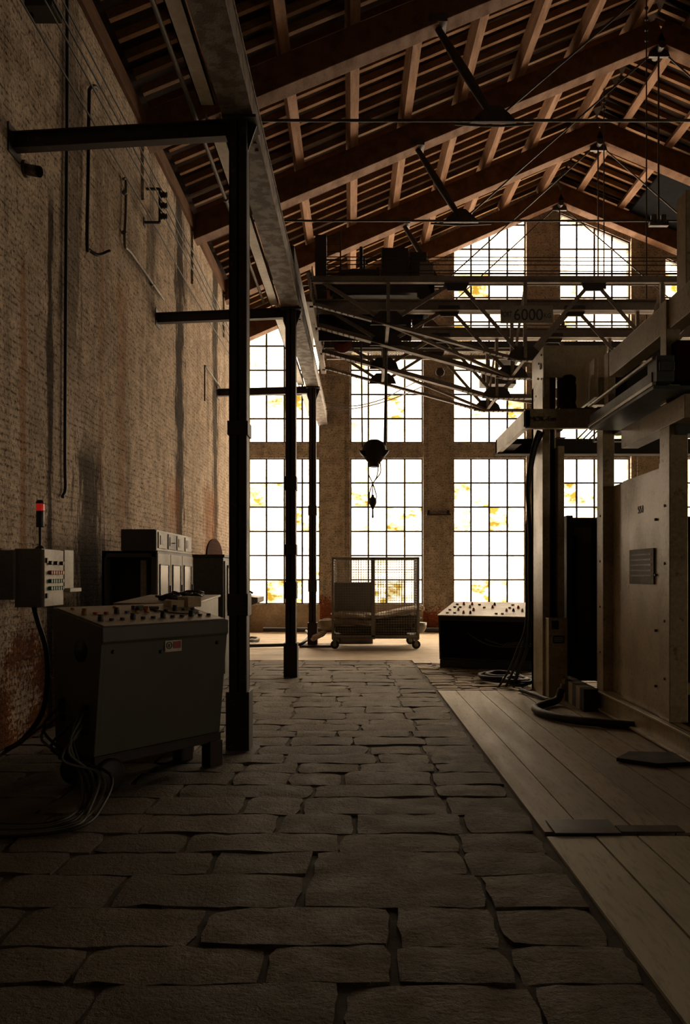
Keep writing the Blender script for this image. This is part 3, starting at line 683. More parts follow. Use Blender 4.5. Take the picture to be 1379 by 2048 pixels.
# thin handrails / conductor wires above the crane
for k, py in enumerate((514, 521, 529, 541, 547)):
    z = EYE+(VY-py)*12.2/F
    mb = MB().tube([(-.6, 12.2, z), (5.5, 12.2, z-.015), (11.4, 12.2, z)], .008, 5); mb.build('conductor_wire', 'iron', cr)
for xx in (-.6, 11.4): MB().beam((xx, 12.2, ZTOP-.02), (xx, 12.2, ZTOP+.45), .05, .05).build('wire_post', 'crane_dark', cr)
# control post with ladder rungs at the left end
mb = MB(); mb.box((-.78, 12.7, ZTOP), (-.60, 12.86, EYE+(VY-472)*12.75/F)); 
for k in range(8): mb.cyl((-.6, 12.78, ZTOP+.2+k*.12), (-.38, 12.78, ZTOP+.2+k*.12), .008, 6)
mb.cyl((-.38, 12.78, ZTOP), (-.38, 12.78, ZTOP+1.15), .012, 6); mb.build('post_with_rungs', 'crane_dark', cr)
mb = MB(); mb.box((-.74, 12.98, EYE+3.80), (P(822, 0, 13).x, 13.0, ZTOP+.12)); mb.build('equipment_plate', 'machine_black', cr)
sg = MB(); ys_ = 11.62; sg.box((P(1000, 0, ys_).x, ys_-.02, P(0, 647, ys_).z), (P(1105, 0, ys_).x, ys_, P(0, 612, ys_).z))
sgn = sg.build('load_sign', 'cabinet', cr, bevel=.004)
tx = MB(); c_ = P(1056, 630.5, ys_-.022)
text_into(tx, '6000', .235, Matrix.Translation(c_) @ FACING @ Matrix.Scale(.92, 4, (1, 0, 0)))
text_into(tx, 'PORT.', .105, Matrix.Translation(P(1013, 629, ys_-.022)) @ FACING @ Matrix.Scale(.62, 4, (1, 0, 0)))
text_into(tx, 'KG', .10, Matrix.Translation(P(1094, 632, ys_-.022)) @ FACING @ Matrix.Scale(.8, 4, (1, 0, 0)))
tx.build('sign_lettering', 'ink', sgn)
# trolley
tr = thing('crane_trolley', 'dark hoist trolley with gearbox and drum riding on the crane girders', 'trolley', (.25, 13.45, ZTOP))
mb = MB(); mb.box((-.55, 12.75, ZTOP+.14), (1.12, 12.87, ZTOP+.28)); mb.box((-.55, 14.08, ZTOP+.14), (1.12, 14.2, ZTOP+.28)); mb.box((-.55, 12.75, ZTOP+.14), (-.45, 14.2, ZTOP+.28)); mb.box((1.02, 12.75, ZTOP+.14), (1.12, 14.2, ZTOP+.28)); mb.box((-.5, 12.8, ZTOP+.24), (1.05, 14.1, ZTOP+.27))
mb.build('frame', 'crane_dark', tr, bevel=.006)
for xx in (-.4, .95):
    for yy in (12.75, 14.2): MB().cyl((xx, yy-.05, ZTOP+.11), (xx, yy+.05, ZTOP+.11), .11, 18).build('wheel', 'iron', tr)
MB().box((.28, 12.9, ZTOP+.28), (.72, 13.5, ZTOP+.93)).build('gearbox', 'crane_dark', tr, bevel=.03)
MB().box((.74, 12.95, ZTOP+.28), (1.02, 13.4, ZTOP+.88)).build('brake_box', 'crane_dark', tr, bevel=.02)
mb = MB(); mb.lathe([(.28, -.42), (.28, -.38), (.24, -.37), (.24, .2), (.28, .21), (.28, .25)], (0, 13.55, ZTOP+.56), 24, 'X'); mb.build('rope_drum', 'crane_dark', tr)
mb = MB(); mb.lathe([(.0, -.3), (.13, -.28), (.15, -.2), (.15, .15), (.12, .2), (.04, .2), (.04, .35)], (.0, 13.05, ZTOP+.48), 18, 'X'); mb.box((-.25, 12.95, ZTOP+.27), (.15, 13.15, ZTOP+.36)); mb.build('motor', 'crane_dark', tr)
MB().box((.88, 12.72, ZTOP+.30), (1.1, 12.78, ZTOP+.62)).build('limit_switch_cover', 'crane', tr, bevel=.01)
mb = MB(); mb.cyl((-.05, 13.2, ZTOP+.3), (-.05, 13.2, ZTOP+1.05), .03, 8); mb.cyl((.0, 13.45, ZTOP+.8), (.0, 13.45, ZTOP+1.0), .02, 8); mb.build('oiler_post', 'crane_dark', tr)
# hook block on its ropes
hb = thing('hook_block', 'heavy black pulley block hanging on ropes from the crane trolley', 'pulley block', P(748, 930, 13.4))
c = P(748, 905, 13.4); k = 13.4/F
body = [(0, 26*k), (9*k, 25.5*k), (17*k, 21*k), (23*k, 13*k), (25*k, 4*k), (25*k, -2*k), (22*k, -9*k), (15*k, -17*k), (10*k, -24*k), (8*k, -26*k), (0, -26*k)]
mb = MB(Matrix.Translation(c) @ Matrix.Diagonal((1, .62, 1, 1))); mb.lathe(body, (0, 0, 0), 28); mb.build('sheave_housing', 'iron', hb)
mb = MB(); mb.prism([(c.x-30*k, c.z+3*k), (c.x+30*k, c.z+4*k), (c.x+27*k, c.z-1*k), (c.x+20*k, c.z-9*k), (c.x-20*k, c.z-10*k), (c.x-27*k, c.z-3*k)], 'Y', c.y-.09, c.y+.09); mb.build('side_ears', 'iron', hb, bevel=.01)
for x0p, x1p in ((721, 724), (771, 768), (774, 770)):
    mb = MB(); mb.tube([P(x0p, 640, 13.4)+Vector((0, .12 if x0p > 772 else 0, 0)), P((x0p+x1p)/2+.5, 780, 13.4), P(x1p, 895, 13.4)], .014, 6)
    mb.build('hoist_rope', 'rod', hb)
MB().cyl(P(748, 920, 13.4), P(748, 934, 13.4), .085, 14).build('swivel', 'iron', hb)
hs = thing('small_hook_weight', 'small pointed hook weight slung on thin wires below the pulley block', 'hook', P(745, 1037, 13.4))
c = P(745, 1003, 13.4)
MB().lathe([(0, 14*k), (2.5*k, 13*k), (3*k, 9*k), (7*k, 6*k), (8*k, -1*k), (7*k, -5*k), (2.5*k, -14*k), (1.2*k, -16*k), (0, -16*k)], c, 16).build('weight', 'iron', hs)
MB().lathe([(1.4*k, -14*k), (1.7*k, -25*k), (2.2*k, -31*k), (0, -35*k)], c, 10).build('pin', 'iron', hs)
for pts in (((737, 912), (736, 945), (745, 966)), ((758, 912), (761, 942), (754, 955), (745, 966)), ((757, 912), (754, 950), (744, 968)), ((745, 966), (739, 984), (738, 998)), ((745, 966), (752, 990), (751, 1000)), ((745, 970), (744, 990))):
    MB().tube(spline([P(a, b, 13.4) for a, b in pts], 4), .009, 6).build('sling', 'rod', hs)
# slack cables looping in front of the windows
for i, (pts, la) in enumerate(((((650, 805, 20), (705, 812, 20), (760, 800, 20), (800, 780, 19), (838, 760, 17)), 'upper'), (((640, 818, 20), (700, 818, 20), (760, 806, 20), (815, 786, 19), (850, 770, 17)), 'lower'))):
    tag(MB().tube(spline([P(*p) for p in pts], 6), .012, 6).build('slack_cable', 'iron'), 'black slack cable sagging across the second window, the %s one' % la, 'cable', 'slack cables over the second window')
# small fittings on the far wall piers
mb = MB(); mb.lathe([(.10, -.02), (.12, 0), (.12, .08), (.05, .10)], (P(878, 0, YF).x, YF-.2, P(0, 748, YF).z), 14, 'Y'); mb.cyl((P(878, 0, YF).x, YF-.12, P(0, 748, YF).z), (P(878, 0, YF).x, YF-.04, P(0, 748, YF).z), .03, 8)
tag(mb.build('wall_bell', 'iron'), 'small round dark bell fixed high on the brick pier between the middle windows', 'bell')
mb = MB(); a = P(852, 1022, YF-.1); b = P(900, 1031, YF-.1); mb.box((a.x, YF-.2, b.z), (b.x, YF-.1, b.z+.04)); mb.box((a.x+.02, YF-.12, b.z), (a.x+.09, YF-.06, a.z+.02)); mb.box((b.x-.09, YF-.12, b.z), (b.x-.02, YF-.06, a.z+.02))
tag(mb.build('wall_bracket', 'iron'), 'flat dark bracket fixed across the brick pier left of the third window', 'bracket')
mb = MB(); a, b = P(962, 770, 16.6), P(1030, 746, 16.6); mb.box((a.x, 16.5, a.z), (b.x, 16.9, b.z)); mb.cyl(((a.x+b.x)/2, 16.7, b.z-.02), ((a.x+b.x)/2, 16.7, ZTOP), .02, 8); mb.cyl((b.x-.1, 16.7, b.z-.02), (b.x-.1, 16.7, ZTOP), .015, 8); mb.box(((a.x+b.x)/2-.05, 15.9, ZTOP-.02), (b.x, 16.75, ZTOP+.01))
mb.build('hanging_control_box', 'crane_dark', cr)

# ================================================================== left wall fittings
def wallY(px): return -XL*F/(VX-px)
def WP(px, py, off=.03): Y = wallY(px); p = P(px, py, Y); return Vector((XL+off, Y, p.z))
tag(MB().tube(spline([WP(128, -80), WP(128, 200), WP(126, 500), WP(124, 900), WP(125, 975), WP(119, 994)], 5), .018, 7).build('wall_cable', 'rubber'), 'long black cable running straight down the left brick wall, nearest the camera', 'cable')
mb = MB(); mb.tube(spline([WP(187, 178, .05), WP(180, 172, .05), WP(171, 178, .05), WP(169, 200, .05), WP(167, 350, .05), WP(165, 488, .05), WP(168, 500, .06), WP(175, 510, .12), WP(184, 502, .2)], 5), .02, 8)
tag(mb.build('hooked_pipe', 'iron'), 'dark pipe down the left wall ending in a short hooked foot', 'pipe')
mb = MB(); mb.tube(spline([WP(240, 358, .04), WP(245, 362, .04), WP(245, 420, .04), WP(243, 488, .04), WP(255, 505, .04), WP(300, 568, .04), WP(322, 600, .04)], 4), .018, 8)
for q in ((244, 385), (243, 465), (300, 568)): p = WP(*q); mb.cyl(p-Vector((.02, 0, .02)), p+Vector((.02, 0, .02)), .03, 8)
tag(mb.build('bent_conduit', 'sheet'), 'grey conduit pipe bending down the left wall to the second strut', 'conduit')
tag(MB().tube(spline([WP(405, 730, .04), WP(405, 802, .04)], 3), .015, 7).build('short_pipe', 'iron'), 'short thin vertical pipe on the left wall beside the soot stripe', 'pipe')
tag(MB().tube([WP(407, 732, .04), WP(430, 766, .04), WP(448, 792, .04)], .015, 7).build('sloping_conduit', 'sheet'), 'short sloping conduit on the far part of the left wall', 'conduit')
ins = thing('insulator_bracket', 'iron wall bracket carrying three dark insulators high on the left wall', 'bracket', WP(290, 445))
mb = MB(); pt, pb = WP(288, 378, 0), WP(288, 445, 0)
o = Vector((.22, 0, 0)); mb.beam(pt, pt+o, .03, .03); mb.beam(pb, pb+o, .03, .03); mb.beam(pt+o, pb+o, .03, .03, (0, 1, 0)); mb.box((XL, pt.y-.04, pt.z-.06), (XL+.012, pt.y+.04, pt.z+.06)); mb.box((XL, pb.y-.04, pb.z-.06), (XL+.012, pb.y+.04, pb.z+.06))
mb.build('frame', 'iron', ins)
for f_ in (.18, .5, .82):
    q = pt+o+(pb-pt)*f_; MB().lathe([(.02, -.05), (.045, -.04), (.03, -.015), (.05, 0), (.03, .02), (.045, .04), (.02, .05)], q+Vector((.06, 0, 0)), 10, 'X').build('insulator', 'iron', ins)
WR = [((62, 0), (435, 640)), ((70, 0), (440, 615)), ((110, 0), (455, 610)), ((122, 0), (457, 600))]
for i, f_ in enumerate((.18, .5, .82, .95)):
    q = pt+o*(1.2 if i < 3 else .4)+(pb-pt)*f_
    mb = MB(); ptsw = [Vector((q.x, 1.5, q.z+.25)), Vector((q.x, 6.5, q.z+.06)), Vector((q.x, q.y, q.z+.04)), Vector((q.x-.02, 14.5, q.z-.03)), Vector((XL+.08, YF-.1, q.z-.02))]
    mb.tube(spline(ptsw, 5), .010, 6)
    tag(mb.build('overhead_wire', 'rubber'), 'thin dark wire running along the left wall, %s from the top' % ORD[i], 'wire', 'wires along the left wall')
mb = MB(); q = WP(48, 338, 0); mb.tube([q, q+Vector((.16, -.05, -.05))], .05, 14, False); mb.tube([q, q+Vector((.16, -.05, -.05))], .04, 14, False); mb.cyl(q, q+Vector((.03, 0, 0)), .075, 14)
tag(mb.build('stub_pipe', 'rail'), 'short open pipe stub poking out of the left wall', 'pipe')
mb = MB(); q = WP(60, 12, 0); mb.box((XL, q.y-.12, q.z-.08), (XL+.25, q.y+.12, q.z-.02)); mb.box((XL+.0, q.y-.03, q.z-.08), (XL+.03, q.y+.03, q.z+.4)); mb.box((XL+.21, q.y-.03, q.z-.02), (XL+.24, q.y+.03, q.z+.4))
tag(mb.build('angle_bracket', 'iron'), 'dark iron bracket at the very top left of the brick wall', 'bracket')
# bricked arch behind the cabinets
mb = MB(); ya, yb = wallY(411), wallY(442); zc = 1.9; hw = (yb-ya)/2; yc = (ya+yb)/2
mb.prism([(ya, .0), (yb, .0)]+[(yc+hw*math.cos(t), zc+.34*math.sin(t)) for t in [math.pi*k/14 for k in range(15)]], 'X', XL, XL+.03)
mb.build('wall_left_arch', 'arch', kind='structure')

# wall control box with signal tower
cb = thing('control_box', 'grey wall-mounted control box with rows of buttons and a signal tower', 'control box', (XL, 6.7, 1.236))
MB().box((-2.84, 6.5, 1.236), (-2.62, 6.93, 1.715)).build('housing', 'ctrl_box', cb, bevel=.006)
MB().box((XL-.01, 6.45, 1.30), (-2.83, 6.98, 1.70)).build('back_plate', 'ctrl_box', cb)
dr = MB().box((-2.62, 6.51, 1.242), (-2.60, 6.92, 1.709)).build('door', 'ctrl_door', cb, bevel=.003)
for r, (z, mt, n) in enumerate(((1.60, 'black', 3), (1.52, 'red', 6), (1.45, 'green', 6), (1.39, 'green', 6))):
    for k in range(n):
        yy = 6.60+k*.25/max(1, n-1); MB().cyl((-2.60, yy, z), (-2.572, yy, z), .017, 10).build('button', ('amber' if (r == 1 and k % 2) else mt), dr)
for z in (1.62, 1.33): MB().box((-2.60, 6.53, z-.02), (-2.585, 6.555, z+.02)).build('hinge', 'black', dr)
sgl = MB(); sgl.cyl((-2.68, 6.62, 1.715), (-2.68, 6.62, 1.90), .012, 10); sgl.lathe([(.04, 0), (.04, .01), (.014, .03)], (-2.68, 6.62, 1.715), 12)
pole = sgl.build('signal_pole', 'black', cb)
MB().lathe([(.03, 0), (.032, .01), (.032, .13), (.03, .135)], (-2.68, 6.62, 1.895), 16).build('signal_body', 'black', pole)
MB().lathe([(.032, 0), (.033, .005), (.033, .055), (.032, .06)], (-2.68, 6.62, 2.03), 16).build('red_lens', 'lens', pole)['label'] = 'glowing red lens'
MB().lathe([(.033, 0), (.033, .015), (.02, .03)], (-2.68, 6.62, 2.09), 16).build('signal_cap', 'black', pole)
mb = MB(); mb.box((XL-.01, 7.0, 1.38), (-2.62, 7.22, 1.72)); mb.box((XL-.01, 6.97, 1.35), (-2.56, 7.25, 1.385)); tag(mb.build('junction_box', 'ctrl_door', bevel=.004), 'pale plate box with a ledge mounted behind the wall control box', 'junction box')
mb = MB().tube(spline([P(68, 1214, 6.6), P(76, 1245, 6.55), P(92, 1300, 6.5), P(94, 1370, 6.5), P(82, 1430, 6.55), P(45, 1480, 6.6), P(12, 1500, 6.75), (-2.98, 6.4, .03)], 6), .022, 8)
tag(mb.build('black_hose', 'rubber'), 'black hose dropping from the wall control box to the floor', 'hose')
mb = MB().tube(spline([P(105, 1443, 6.0), P(80, 1455, 6.2), P(45, 1482, 6.3), P(10, 1505, 6.5), (-2.95, 6.1, .02)], 6), .012, 8)
tag(mb.build('thin_cable', 'cable_grey'), 'thin grey cable running from the control desk back to the left wall', 'cable')

# ================================================================== switch cabinets along the wall
sc = thing('switch_cabinet', 'charcoal switch cabinet with three glazed doors and an open black side', 'cabinet', (-2.5, 9.4, 0))
X0, X1, Ya, Yb_, Zt = -2.82, -2.22, 8.6, 10.35, 1.76
mb = MB(); t = .03
mb.box((X0, Ya, 0), (X0+t, Yb_, Zt)); mb.box((X0, Ya, Zt-t), (X1, Yb_, Zt)); mb.box((X0, Ya, 0), (X1, Yb_, .08)); mb.box((X0, Yb_-t, 0), (X1, Yb_, Zt)); mb.box((X1-.07, Ya, 0), (X1-.02, Ya+t, Zt)); mb.box((X0, Ya, 0), (X0+.05, Ya+t, Zt)); mb.box((X0, Ya, Zt-.07), (X1-.02, Ya+t, Zt))
mb.build('carcass', 'cabinet_dark', sc, bevel=.004)
MB().box((X0+.04, Ya+.3, .1), (X1-.05, Ya+.33, Zt-.05)).build('back_panel', 'machine_black', sc)
MB().box((X1-.20, Ya+.06, .9), (X1-.14, Ya+.12, Zt-.1)).build('inner_rail', 'cabinet', sc)
dY = (Yb_-Ya)/3
for k in range(3):
    a, b = Ya+dY*k+.01, Ya+dY*(k+1)-.01
    d = MB().box((X1-.02, a, .1), (X1, b, Zt-.02)).build('door', 'cabinet', sc, bevel=.004)
    fr = MB(); ya, yb, za, zb = a+.07, b-.09, .98, Zt-.14
    for w_, q in ((.014, 0),): 
        fr.box((X1, ya, za), (X1+.012, yb, za+w_)); fr.box((X1, ya, zb-w_), (X1+.012, yb, zb)); fr.box((X1, ya, za), (X1+.012, ya+w_, zb)); fr.box((X1, yb-w_, za), (X1+.012, yb, zb))
    fr.build('window_gasket', 'black', d, bevel=.003)
    MB().box((X1+.001, ya+.012, za+.012), (X1+.005, yb-.012, zb-.012)).build('glass', 'mirror', d)
    MB().box((X1, b-.06, 1.30), (X1+.02, b-.035, 1.38)).build('lock', 'black', d)
ib = thing('instrument_box', 'dark instrument box with gauges standing on top of the switch cabinet', 'instrument box', (-2.4, 9.4, 1.76))
MB().box((-2.60, 8.55, 1.76), (-2.235, 10.3, 1.99)).build('housing', 'cabinet_dark', ib, bevel=.004)
fp = MB().box((-2.235, 8.56, 1.765), (-2.222, 10.29, 1.985)).build('face_plate', 'cabinet', ib)
for k in range(4):
    a = 8.62+k*.43; MB().box((-2.222, a, 1.79), (-2.212, a+.34, 1.965)).build('gauge_frame', ('cabinet' if k != 1 else 'cabinet_dark'), fp, bevel=.003)
    MB().box((-2.212, a+.06, 1.83), (-2.206, a+.16, 1.93)).build('gauge_window', ('navy' if k == 0 else 'black'), fp)
MB().box((-2.222, 9.2, 1.86), (-2.17, 9.23, 1.87)).build('switch_lever', 'black', fp)
s2 = thing('metal_cabinet', 'olive grey cabinet with a glazed side standing beyond the switch cabinet', 'cabinet', (-2.1, 12, 0))
MB().box((-2.42, 11.3, 0), (-1.99, 12.6, 1.75)).build('body', 'greygreen', s2, bevel=.006)
MB().box((-2.44, 11.28, 1.75), (-1.97, 12.62, 1.79)).build('top', 'cabinet_dark', s2, bevel=.004)
d = MB().box((-1.99, 11.34, .1), (-1.97, 12.56, 1.7)).build('door', 'greygreen', s2, bevel=.004)
mb = MB(); mb.box((-1.97, 11.5, 1.0), (-1.955, 12.4, 1.04)); mb.box((-1.97, 11.5, 1.6), (-1.955, 12.4, 1.64)); mb.box((-1.97, 11.5, 1.0), (-1.955, 11.54, 1.64)); mb.box((-1.97, 12.36, 1.0), (-1.955, 12.4, 1.64)); mb.build('window_frame', 'cabinet_dark', d)
MB().box((-1.969, 11.54, 1.04), (-1.962, 12.36, 1.6)).build('glass', 'mirror', d)

# ================================================================== front control desk
A = P(205, 1150, 5.33); B = P(457, 1150, 6.23)
A = Vector((A.x, A.y, 0)); B = Vector((B.x, B.y, 0)); L = (B-A).length; ax = (B-A).normalized(); ay = Vector((-ax.y, ax.x, 0))
T = Matrix(((ax.x, ay.x, 0, A.x), (ax.y, ay.y, 0, A.y), (0, 0, 1, 0), (0, 0, 0, 1)))
D = .60; zb0, zf, zr = .27, 1.15, 1.265
dk = thing('control_desk', 'grey control desk with rows of knobs on its sloping top, beside the nearest column', 'control desk', A)
prof = [(0+.10, zb0), (D-.04, zb0), (D, zr), (0, zf), (0, zf-.10), (.015, zf-.115)]
mb = MB(T); mb.prism(prof, 'X', 0, L); mb.build('body', 'desk', dk, bevel=.006)
mb = MB(T)   # sloping top plate
sl = (zr-zf)/D
def top(u, v, h=0): return (u, v, zf+v*sl+h)
mb.add([top(.02, .02, .002), top(L-.02, .02, .002), top(L-.02, D-.02, .002), top(.02, D-.02, .002), top(.02, .02, .008), top(L-.02, .02, .008), top(L-.02, D-.02, .008), top(.02, D-.02, .008)],
       [(0, 3, 2, 1), (4, 5, 6, 7), (0, 1, 5, 4), (1, 2, 6, 5), (2, 3, 7, 6), (3, 0, 4, 7)]); tp = mb.build('top_panel', 'desk_top', dk)
rowcol = [('black',)*12, ('amber', 'red', 'red', 'black', 'blue', 'amber', 'amber', 'black', 'black', 'black', 'black', 'black')]
for r, v in enumerate((.14, .33)):
    for k in range(12):
        u = .08+k*(L-.16)/11; p = Vector(top(u, v, .008)); big = (k*7+r*3) % 3
        q = MB(T); q.cyl(p, p+Vector((0, 0, .016+.012*(big == 0))), .017 if big else .02, 12)
        if big == 0: q.box(p+Vector((-.006, -.02, .02)), p+Vector((.006, .02, .045)))
        q.build('knob', rowcol[r][k], tp)
for k in range(2):
    u = .10+k*.35; p = Vector(top(u, .50, .008)); q = MB(T); q.cyl(p, p+Vector((0, 0, .014)), .016, 12); q.build('knob', 'amber', tp)
mb = MB(T); g0 = .012
mb.prism([(.02, zf-.13), (-.002+.018, zf-.13), (.10*.96, zb0+.03), (.11, zb0+.03)], 'X', .03, L-.03); pn_ = mb.build('front_panel', 'desk', dk)
def fronty(z): return .015+(.10-.015)*(zf-.115-z)/(zf-.115-zb0)
for u, z in ((.10, zf-.17), (L-.10, zf-.17), (.5, zf-.20)):
    q = MB(T); y_ = fronty(z)-.006; q.cyl((u, y_-.012, z), (u, y_+.01, z), .014, 12); q.build('panel_lock', 'black', pn_)
# warning sticker with a crossed circle and red block
u, z = .60, zf-.165; y_ = fronty(z)-.008
q = MB(T); q.box((u-.075, y_-.004, z-.04), (u+.075, y_+.006, z+.04)); stk = q.build('warning_sticker', 'white', pn_)
q = MB(T); q.box((u-.004, y_-.007, z-.018), (u+.066, y_-.003, z+.032)); q.build('sticker_red_block', 'label_red', stk)
q = MB(T); pts = [(u-.04+.024*math.cos(a), y_-.007, z+.007+.024*math.sin(a)) for a in [math.pi*2*k/18 for k in range(19)]]; q.tube(pts, .003, 5, False); q.box((u-.048, y_-.008, z-.008), (u-.034, y_-.005, z+.018)); q.build('sticker_symbol', 'ink', stk)
# side vent and plugs
q = MB(T); c = (-.012, .25, .98); q.lathe([(.075, -.006), (.075, .004), (.055, .006)], (0, .25, .98), 24, 'X'); q.build('fan_vent', 'black', dk)
for k in range(7):
    v, z = (.18, .60-.055*k) if k < 4 else (.46, .62-.06*(k-4)); q = MB(T); q.cyl((-.03, v, z), (.01, v, z), .022, 12); q.build('cable_gland', 'black', dk)
q = MB(T); q.box((.02, .12, .19), (L+.03, .17, zb0)); q.box((.02, D-.1, .19), (L+.03, D-.04, zb0)); q.box((.0, .09, zb0-.012), (L+.04, D, zb0)); q.build('base_frame', 'column', dk, bevel=.004)
for u, v in ((L-.10, .10), (L-.10, D-.15)): q = MB(T); q.box((u, v, 0), (u+.13, v+.10, .20)); q.build('leg', 'column', dk, bevel=.004)
for u, v in ((.05, .10), (.05, D-.15)):
    q = MB(T); q.box((u, v, .10), (u+.14, v+.10, .20)); q.lathe([(.10, v-.01), (.12, v), (.12, v+.07), (.10, v+.08)], (u+.08, 0, .12), 22, 'Y'); q.build('wheel', 'rubber', dk)
# cables from the desk's side to the floor, running out of the picture on the left
dirs = [(.18, .62), (.18, .56), (.18, .50), (.46, .60), (.46, .54), (.20, .45), (.3, .5)]
for k, (v, z) in enumerate(dirs):
    a = T @ Vector((-.02, v, z)); b = T @ Vector((-.10-.012*k, v+.02, z-.18))
    FL = lambda x, y, h=.016: Vector(((x-VX)*2400/(y-VY)/F, 2400/(y-VY), h))
    c1 = FL(165+9*k-14*(k % 2), 1595, .16); c2 = FL(176+4*k-16*(k % 2), 1618+3*k, .05); c3 = FL(120+6*k, 1648+3*k, .03); c4_ = FL(60, 1655+3.5*k); c5 = FL(-70, 1650+5*k)
    tag(MB().tube(spline([a, b, c1, c2, c3, c4_, c5], 6), .010, 7).build('desk_cable', 'cable_grey' if k % 3 else 'rubber'),
        'thin %s cable from the control desk side to the floor, %s in its bundle' % ('grey' if k % 3 else 'black', ORD[k]), 'cable', 'cables leaving the control desk')
# items on the desk
q = MB(T); q.tube([top(L-.50, .42, .02), top(L-.36, .40, .02)], .012, 6); q.box(Vector(top(L-.58, .40, .008)), Vector(top(L-.50, .44, .035))); q.tube(spline([top(L-.45, .38, .014), top(L-.3, .22, .014), top(L-.12, .22, .014), top(L-.1, .25, .014)], 4), .005, 6)
tag(q.build('black_pendant', 'black'), 'black pendant switch with its lead lying on the control desk top', 'switch')
for i, (u, v, w_, d_, h_, la) in enumerate(((L-.20, .44, .13, .10, .055, 'left'), (L-.05, .42, .14, .13, .085, 'right'))):
    q = MB(T); p = Vector(top(u, v, .009)); q.box((p.x, p.y, p.z), (p.x+w_, p.y+d_, p.z+h_)); tag(q.build('small_box', 'card', bevel=.004), 'small pale cardboard box on the far right corner of the control desk, the %s one' % la, 'box', 'boxes on the control desk')
# a second pale console behind it with a heap of black cables
cs = thing('pale_console', 'pale low console behind the control desk, partly hidden by the nearest column', 'console', (-1.9, 7.6, 0))
MB().prism([(6.78, 0), (7.9, 0), (7.9, 1.285), (6.78, 1.245)], 'X', -2.1, -1.44).build('body', 'cabinet', cs, bevel=.008)
MB().prism([(6.76, 1.245), (7.92, 1.286), (7.92, 1.305), (6.76, 1.264)], 'X', -2.12, -1.42).build('lid', 'desk_top', cs, bevel=.003)
hp = MB(); random.seed(3)
for k in range(16):
    cx, cy = random.uniform(-1.78, -1.53), random.uniform(6.95, 7.75); r = random.uniform(.04, .08); z = 1.266+(cy-6.76)*.0353+.012
    hp.tube([(cx+r*math.cos(a)*1.4, cy+r*math.sin(a)*1.3, z+random.uniform(0, .035)) for a in [k+math.pi*2*j/9 for j in range(9)]], .012, 6)
tag(hp.build('cable_heap', 'rubber'), 'heap of tangled black cables on the pale console', 'cables')

# ================================================================== low pipes, hoses and bench by the far wall
tag(MB().tube(spline([(-2.6, 20.6, .10), (0, 20.62, .09), (2.5, 20.6, .09), (5.5, 20.62, .09)], 4), .055, 10).build('floor_pipe', 'rubber'), 'thick black pipe along the foot of the window wall', 'pipe')
tag(MB().tube(spline([P(480, 1292, 16.3)*1, P(560, 1290, 16.4), P(600, 1288, 16.6), P(618, 1272, 17.5), P(612, 1262, 19)], 6), .035, 8).build('floor_hose', 'rubber'), 'black hose on the floor curving round behind the farthest column', 'hose')
mb = MB(); mb.tube([(P(494, 1278, 18).x+.25*math.cos(a), 18+.4*math.sin(a), .04+.01*(k % 3)) for k, a in enumerate([math.pi*2*j/14 for j in range(29)])], .035, 8)
tag(mb.build('hose_coil', 'cable_grey'), 'small grey coil of hose on the floor behind the middle column', 'hose')
pb_ = thing('wall_cabinet', 'pale low cabinet end with clutter on top, just right of the nearest column', 'cabinet', (P(500, 1200, 15).x, 15, 0))
a, b = P(466, 1200, 15), P(514, 1210, 15); MB().box((a.x, 14.6, 0), (b.x, 15.6, 1.02)).build('body', 'plaster', pb_, bevel=.006) if False else None
mb = MB(); mb.prism([(P(466, 0, 13).x, P(0, 1189, 13).z), (P(520, 0, 13).x, P(0, 1194, 13).z), (P(520, 0, 13).x, P(0, 1204, 13).z), (P(500, 0, 13).x, P(0, 1212, 13).z), (P(466, 0, 13).x, P(0, 1212, 13).z)], 'Y', 12.7, 13.5); mb.build('drawer_box', 'cabinet', pb_, bevel=.005)
mb = MB(); mb.box((P(466, 0, 13).x, 12.9, 0), (P(492, 0, 13).x, 13.4, P(0, 1212, 13).z)); mb.build('pedestal', 'greygreen', pb_)
mb = MB(); p = P(499, 1189, 13); mb.tube([p+Vector((-.07, 0, .02)), p+Vector((0, 0, .05)), p+Vector((.05, .02, .02))], .018, 6); mb.build('clamp', 'iron', pb_)

# ================================================================== mesh cart with tarpaulins
Yf, Yr = 16.2, 17.35; xl, xr = P(665, 0, Yf).x, P(836, 0, Yf).x; zc0, zc1 = .26, 1.86
ct = thing('mesh_cart', 'wire mesh roll cart on castors loaded with tarpaulins', 'cart', ((xl+xr)/2, (Yf+Yr)/2, 0))
mb = MB(); r = .022
for x in (xl, xr):
    for yy in (Yf, Yr): mb.box((x-r, yy-r, .2), (x+r, yy+r, zc1))
for z in (zc0, zc1-.02):
    for yy in (Yf, Yr): mb.box((xl, yy-r, z-r), (xr, yy+r, z+r))
    for x in (xl, xr): mb.box((x-r, Yf, z-r), (x+r, Yr, z+r))
xm = P(746, 0, Yf).x
for yy in (Yf, Yr): mb.box((xm-.035, yy-r, .2), (xm+.035, yy+r, zc1))
mb.build('frame', 'cart', ct, bevel=.003)
MB().box((xl, Yf, .21), (xr, Yr, .25)).build('deck', 'sheet', ct)
def mesh_panel(fixed, a, b, z0, z1, axis):
    m_ = MB(); s = .052; w = .004
    k = a+s
    while k < b: 
        m_.box(*(((k-w, fixed-w, z0), (k+w, fixed+w, z1)) if axis == 'X' else ((fixed-w, k-w, z0), (fixed+w, k+w, z1)))); k += s
    z = z0
    while z < z1:
        m_.box(*(((a, fixed-w, z-w), (b, fixed+w, z+w)) if axis == 'X' else ((fixed-w, a, z-w), (fixed+w, b, z+w)))); z += s
    return m_.build('wire_mesh', 'cart', ct)
